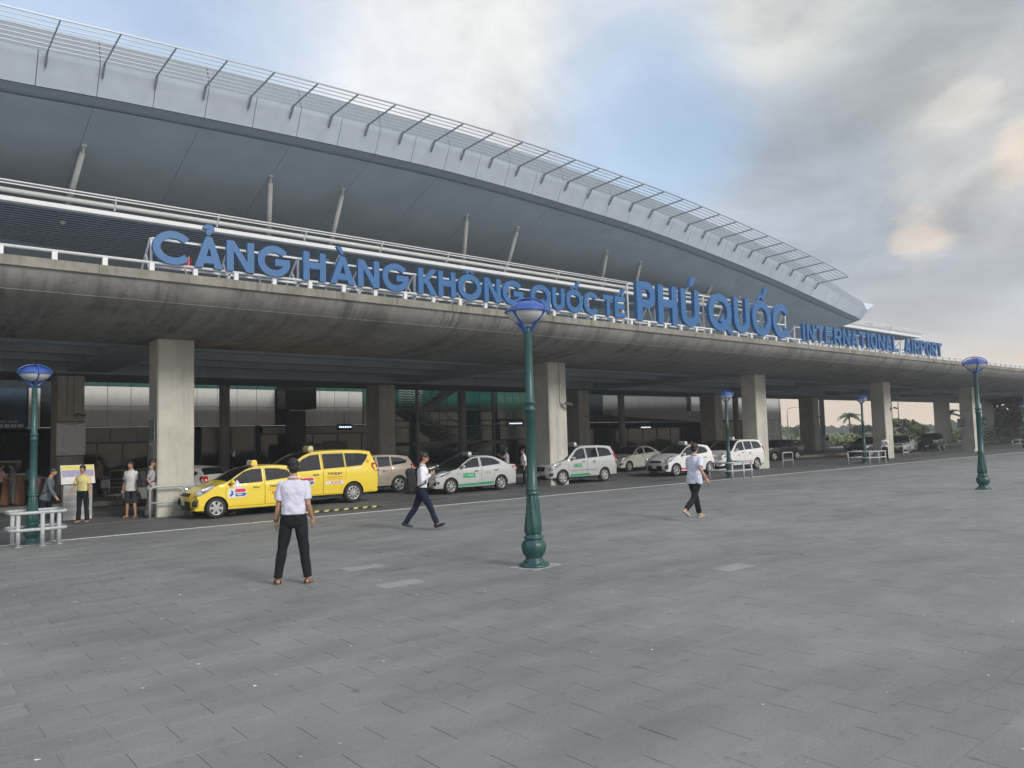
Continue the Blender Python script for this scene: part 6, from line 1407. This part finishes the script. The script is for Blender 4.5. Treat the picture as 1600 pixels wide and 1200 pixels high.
# silver saloon
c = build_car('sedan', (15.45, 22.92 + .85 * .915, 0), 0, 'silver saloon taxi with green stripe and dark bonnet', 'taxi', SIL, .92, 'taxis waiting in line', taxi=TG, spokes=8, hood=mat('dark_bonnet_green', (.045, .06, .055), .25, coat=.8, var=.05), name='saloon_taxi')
decal(c, rect(1.45, 2.05, .60, .78), M_dgr, 'door_sign'); decal(c, rect(1.66, 1.98, .66, .70), mat('decal_pale_green', (.25, .55, .38), .5, var=0), 'sign_line'); decal(c, rect(1.66, 1.98, .72, .745), mat('decal_pale_green'), 'sign_line'); decal(c, rect(1.48, 1.60, .65, .74), mat('decal_pale_green'), 'sign_line')
decal(c, [(1.24, .27), (2.98, .30), (3.02, .40), (1.26, .36)], M_dgr, 'stripe', o=.016); decal_text(c, '27 27', .11, 2.72, .72, mat('decal_grey', (.3, .32, .33), .5, var=0), 1.0)
driver(c, W2, 'driver in white shirt inside the silver saloon')
# silver minivan
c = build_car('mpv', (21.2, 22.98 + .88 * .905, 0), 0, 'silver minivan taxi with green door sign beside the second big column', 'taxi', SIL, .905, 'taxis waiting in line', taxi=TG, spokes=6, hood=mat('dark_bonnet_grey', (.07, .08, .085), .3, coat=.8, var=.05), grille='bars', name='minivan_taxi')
decal(c, rect(1.48, 1.98, .76, .92), M_dgr, 'door_sign'); decal(c, rect(1.66, 1.94, .80, .835), mat('decal_pale_green'), 'sign_line'); decal(c, rect(1.66, 1.94, .86, .885), mat('decal_pale_green'), 'sign_line'); decal(c, rect(1.50, 1.60, .80, .89), mat('decal_pale_green'), 'sign_line')
decal(c, [(1.24, .35), (2.60, .37), (2.40, .46), (1.28, .45)], M_dgr, 'stripe', o=.016); decal(c, rect(1.3, 3.0, .60, .625), mat('decal_dark_grey', (.2, .2, .19), .5, var=0), 'rubbing_strip', o=.012); decal_text(c, '27 27', .13, 2.82, .86, mat('decal_grey'), 1.0)  # rubbing strip is a thin dark grey band along the doors
driver(c, mat('maroon_shirt'), 'driver in maroon inside the silver minivan')
# white hatchback
c = build_car('hatch', (28.25, 22.75 + .8 * .92, 0), radians(-5), 'white hatchback taxi with a red stripe behind the walking man', 'taxi', WHI, .98, 'taxis waiting in line', taxi=TT, spokes=7, name='hatchback_taxi')
decal(c, rect(1.0, 2.5, .30, .37), M_dred, 'stripe', o=.016); decal_text(c, '17', .18, 1.75, .70, M_dbk)
# white minivan
c = build_car('mpv', (32.8, 22.95 + .88 * .91, 0), 0, 'white minivan taxi with a red stripe beside the third big column', 'taxi', WHI, .915, 'taxis waiting in line', taxi=TT, spokes=5, grille='bars', name='minivan_taxi')
decal(c, [(1.24, .44), (3.0, .44), (3.05, .54), (1.24, .54)], M_dred, 'stripe', o=.012); decal_text(c, '12', .16, 1.70, .82, M_dred); decal_text(c, '27 27', .13, 2.82, .86, mat('decal_grey'), 1.0)
driver(c, W2, 'driver in white shirt with raised arm in the white minivan', arm=True)
# cars in the second row and beyond
build_car('suv', (7.15, 29.3, 0), radians(-56), 'pale silver car behind the big column and the yellow hatchback', 'car', SIL2, .80, 'private cars in the second lane', glass=M_cgd, name='parked_car')
build_car('suv', (12.7, 26.5, 0), 0, 'beige four wheel drive car behind the yellow minivan', 'car', GOLD, .89, 'private cars in the second lane', glass=M_cgd, name='parked_car')
build_car('suv', (17.2, 26.9, 0), 0, 'black car with silver roof rails hidden behind the silver saloon', 'car', BLK, .90, 'private cars in the second lane', glass=M_cgd, name='parked_car')
build_car('sedan', (31.0, 28.9, 0), radians(3), 'cream white private saloon parked behind the white hatchback taxi', 'car', paint('cream_paint', (.62, .62, .57)), .93, 'private cars in the second lane', glass=M_cgd, spokes=10, grille='bars', name='parked_car')
build_car('suv', (36.6, 27.3, 0), 0, 'black car behind the white minivan, only its roof showing', 'car', BLK, .93, 'private cars in the second lane', glass=M_cgd, name='parked_car')
build_car('suv', (46.3, 29.4, 0), radians(-10), 'black car parked just right of the third big column', 'car', BLK, .86, 'private cars in the second lane', glass=M_cgd, name='parked_car')
build_car('sedan', (54.6, 26.8, 0), 0, 'black saloon between the guard and the street lamp with the palm', 'car', BLK, .95, 'private cars in the second lane', glass=M_cgd, name='parked_car')
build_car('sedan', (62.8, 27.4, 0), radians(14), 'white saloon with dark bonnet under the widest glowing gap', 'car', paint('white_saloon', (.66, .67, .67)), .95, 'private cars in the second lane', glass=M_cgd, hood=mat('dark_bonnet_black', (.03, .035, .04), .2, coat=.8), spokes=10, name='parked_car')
build_car('suv', (68.4, 27.4, 0), radians(12), 'black four wheel drive car at the fifth big column', 'car', BLK, .90, 'private cars in the second lane', glass=M_cgd, grille='bars', name='parked_car')

bpy.data.scenes.remove(WORK)

# ================================================================== AIR
hb_ = MB().box(-64, 480, -64, 480, -1.2, 19.5).build('haze', [], fix=True)
hm = bpy.data.materials.new('haze_air'); hm.use_nodes = True; hn = hm.node_tree.nodes; hn.clear()
ho = hn.new('ShaderNodeOutputMaterial'); hv = hn.new('ShaderNodeVolumePrincipled'); hv.inputs['Color'].default_value = (.86, .90, .96, 1); hv.inputs['Density'].default_value = .0014; hv.inputs['Anisotropy'].default_value = .2
hm.node_tree.links.new(hv.outputs[0], ho.inputs['Volume']); hb_.data.materials.append(hm); tag(hb_, 'thin pale haze in the air', 'haze', kind='stuff')
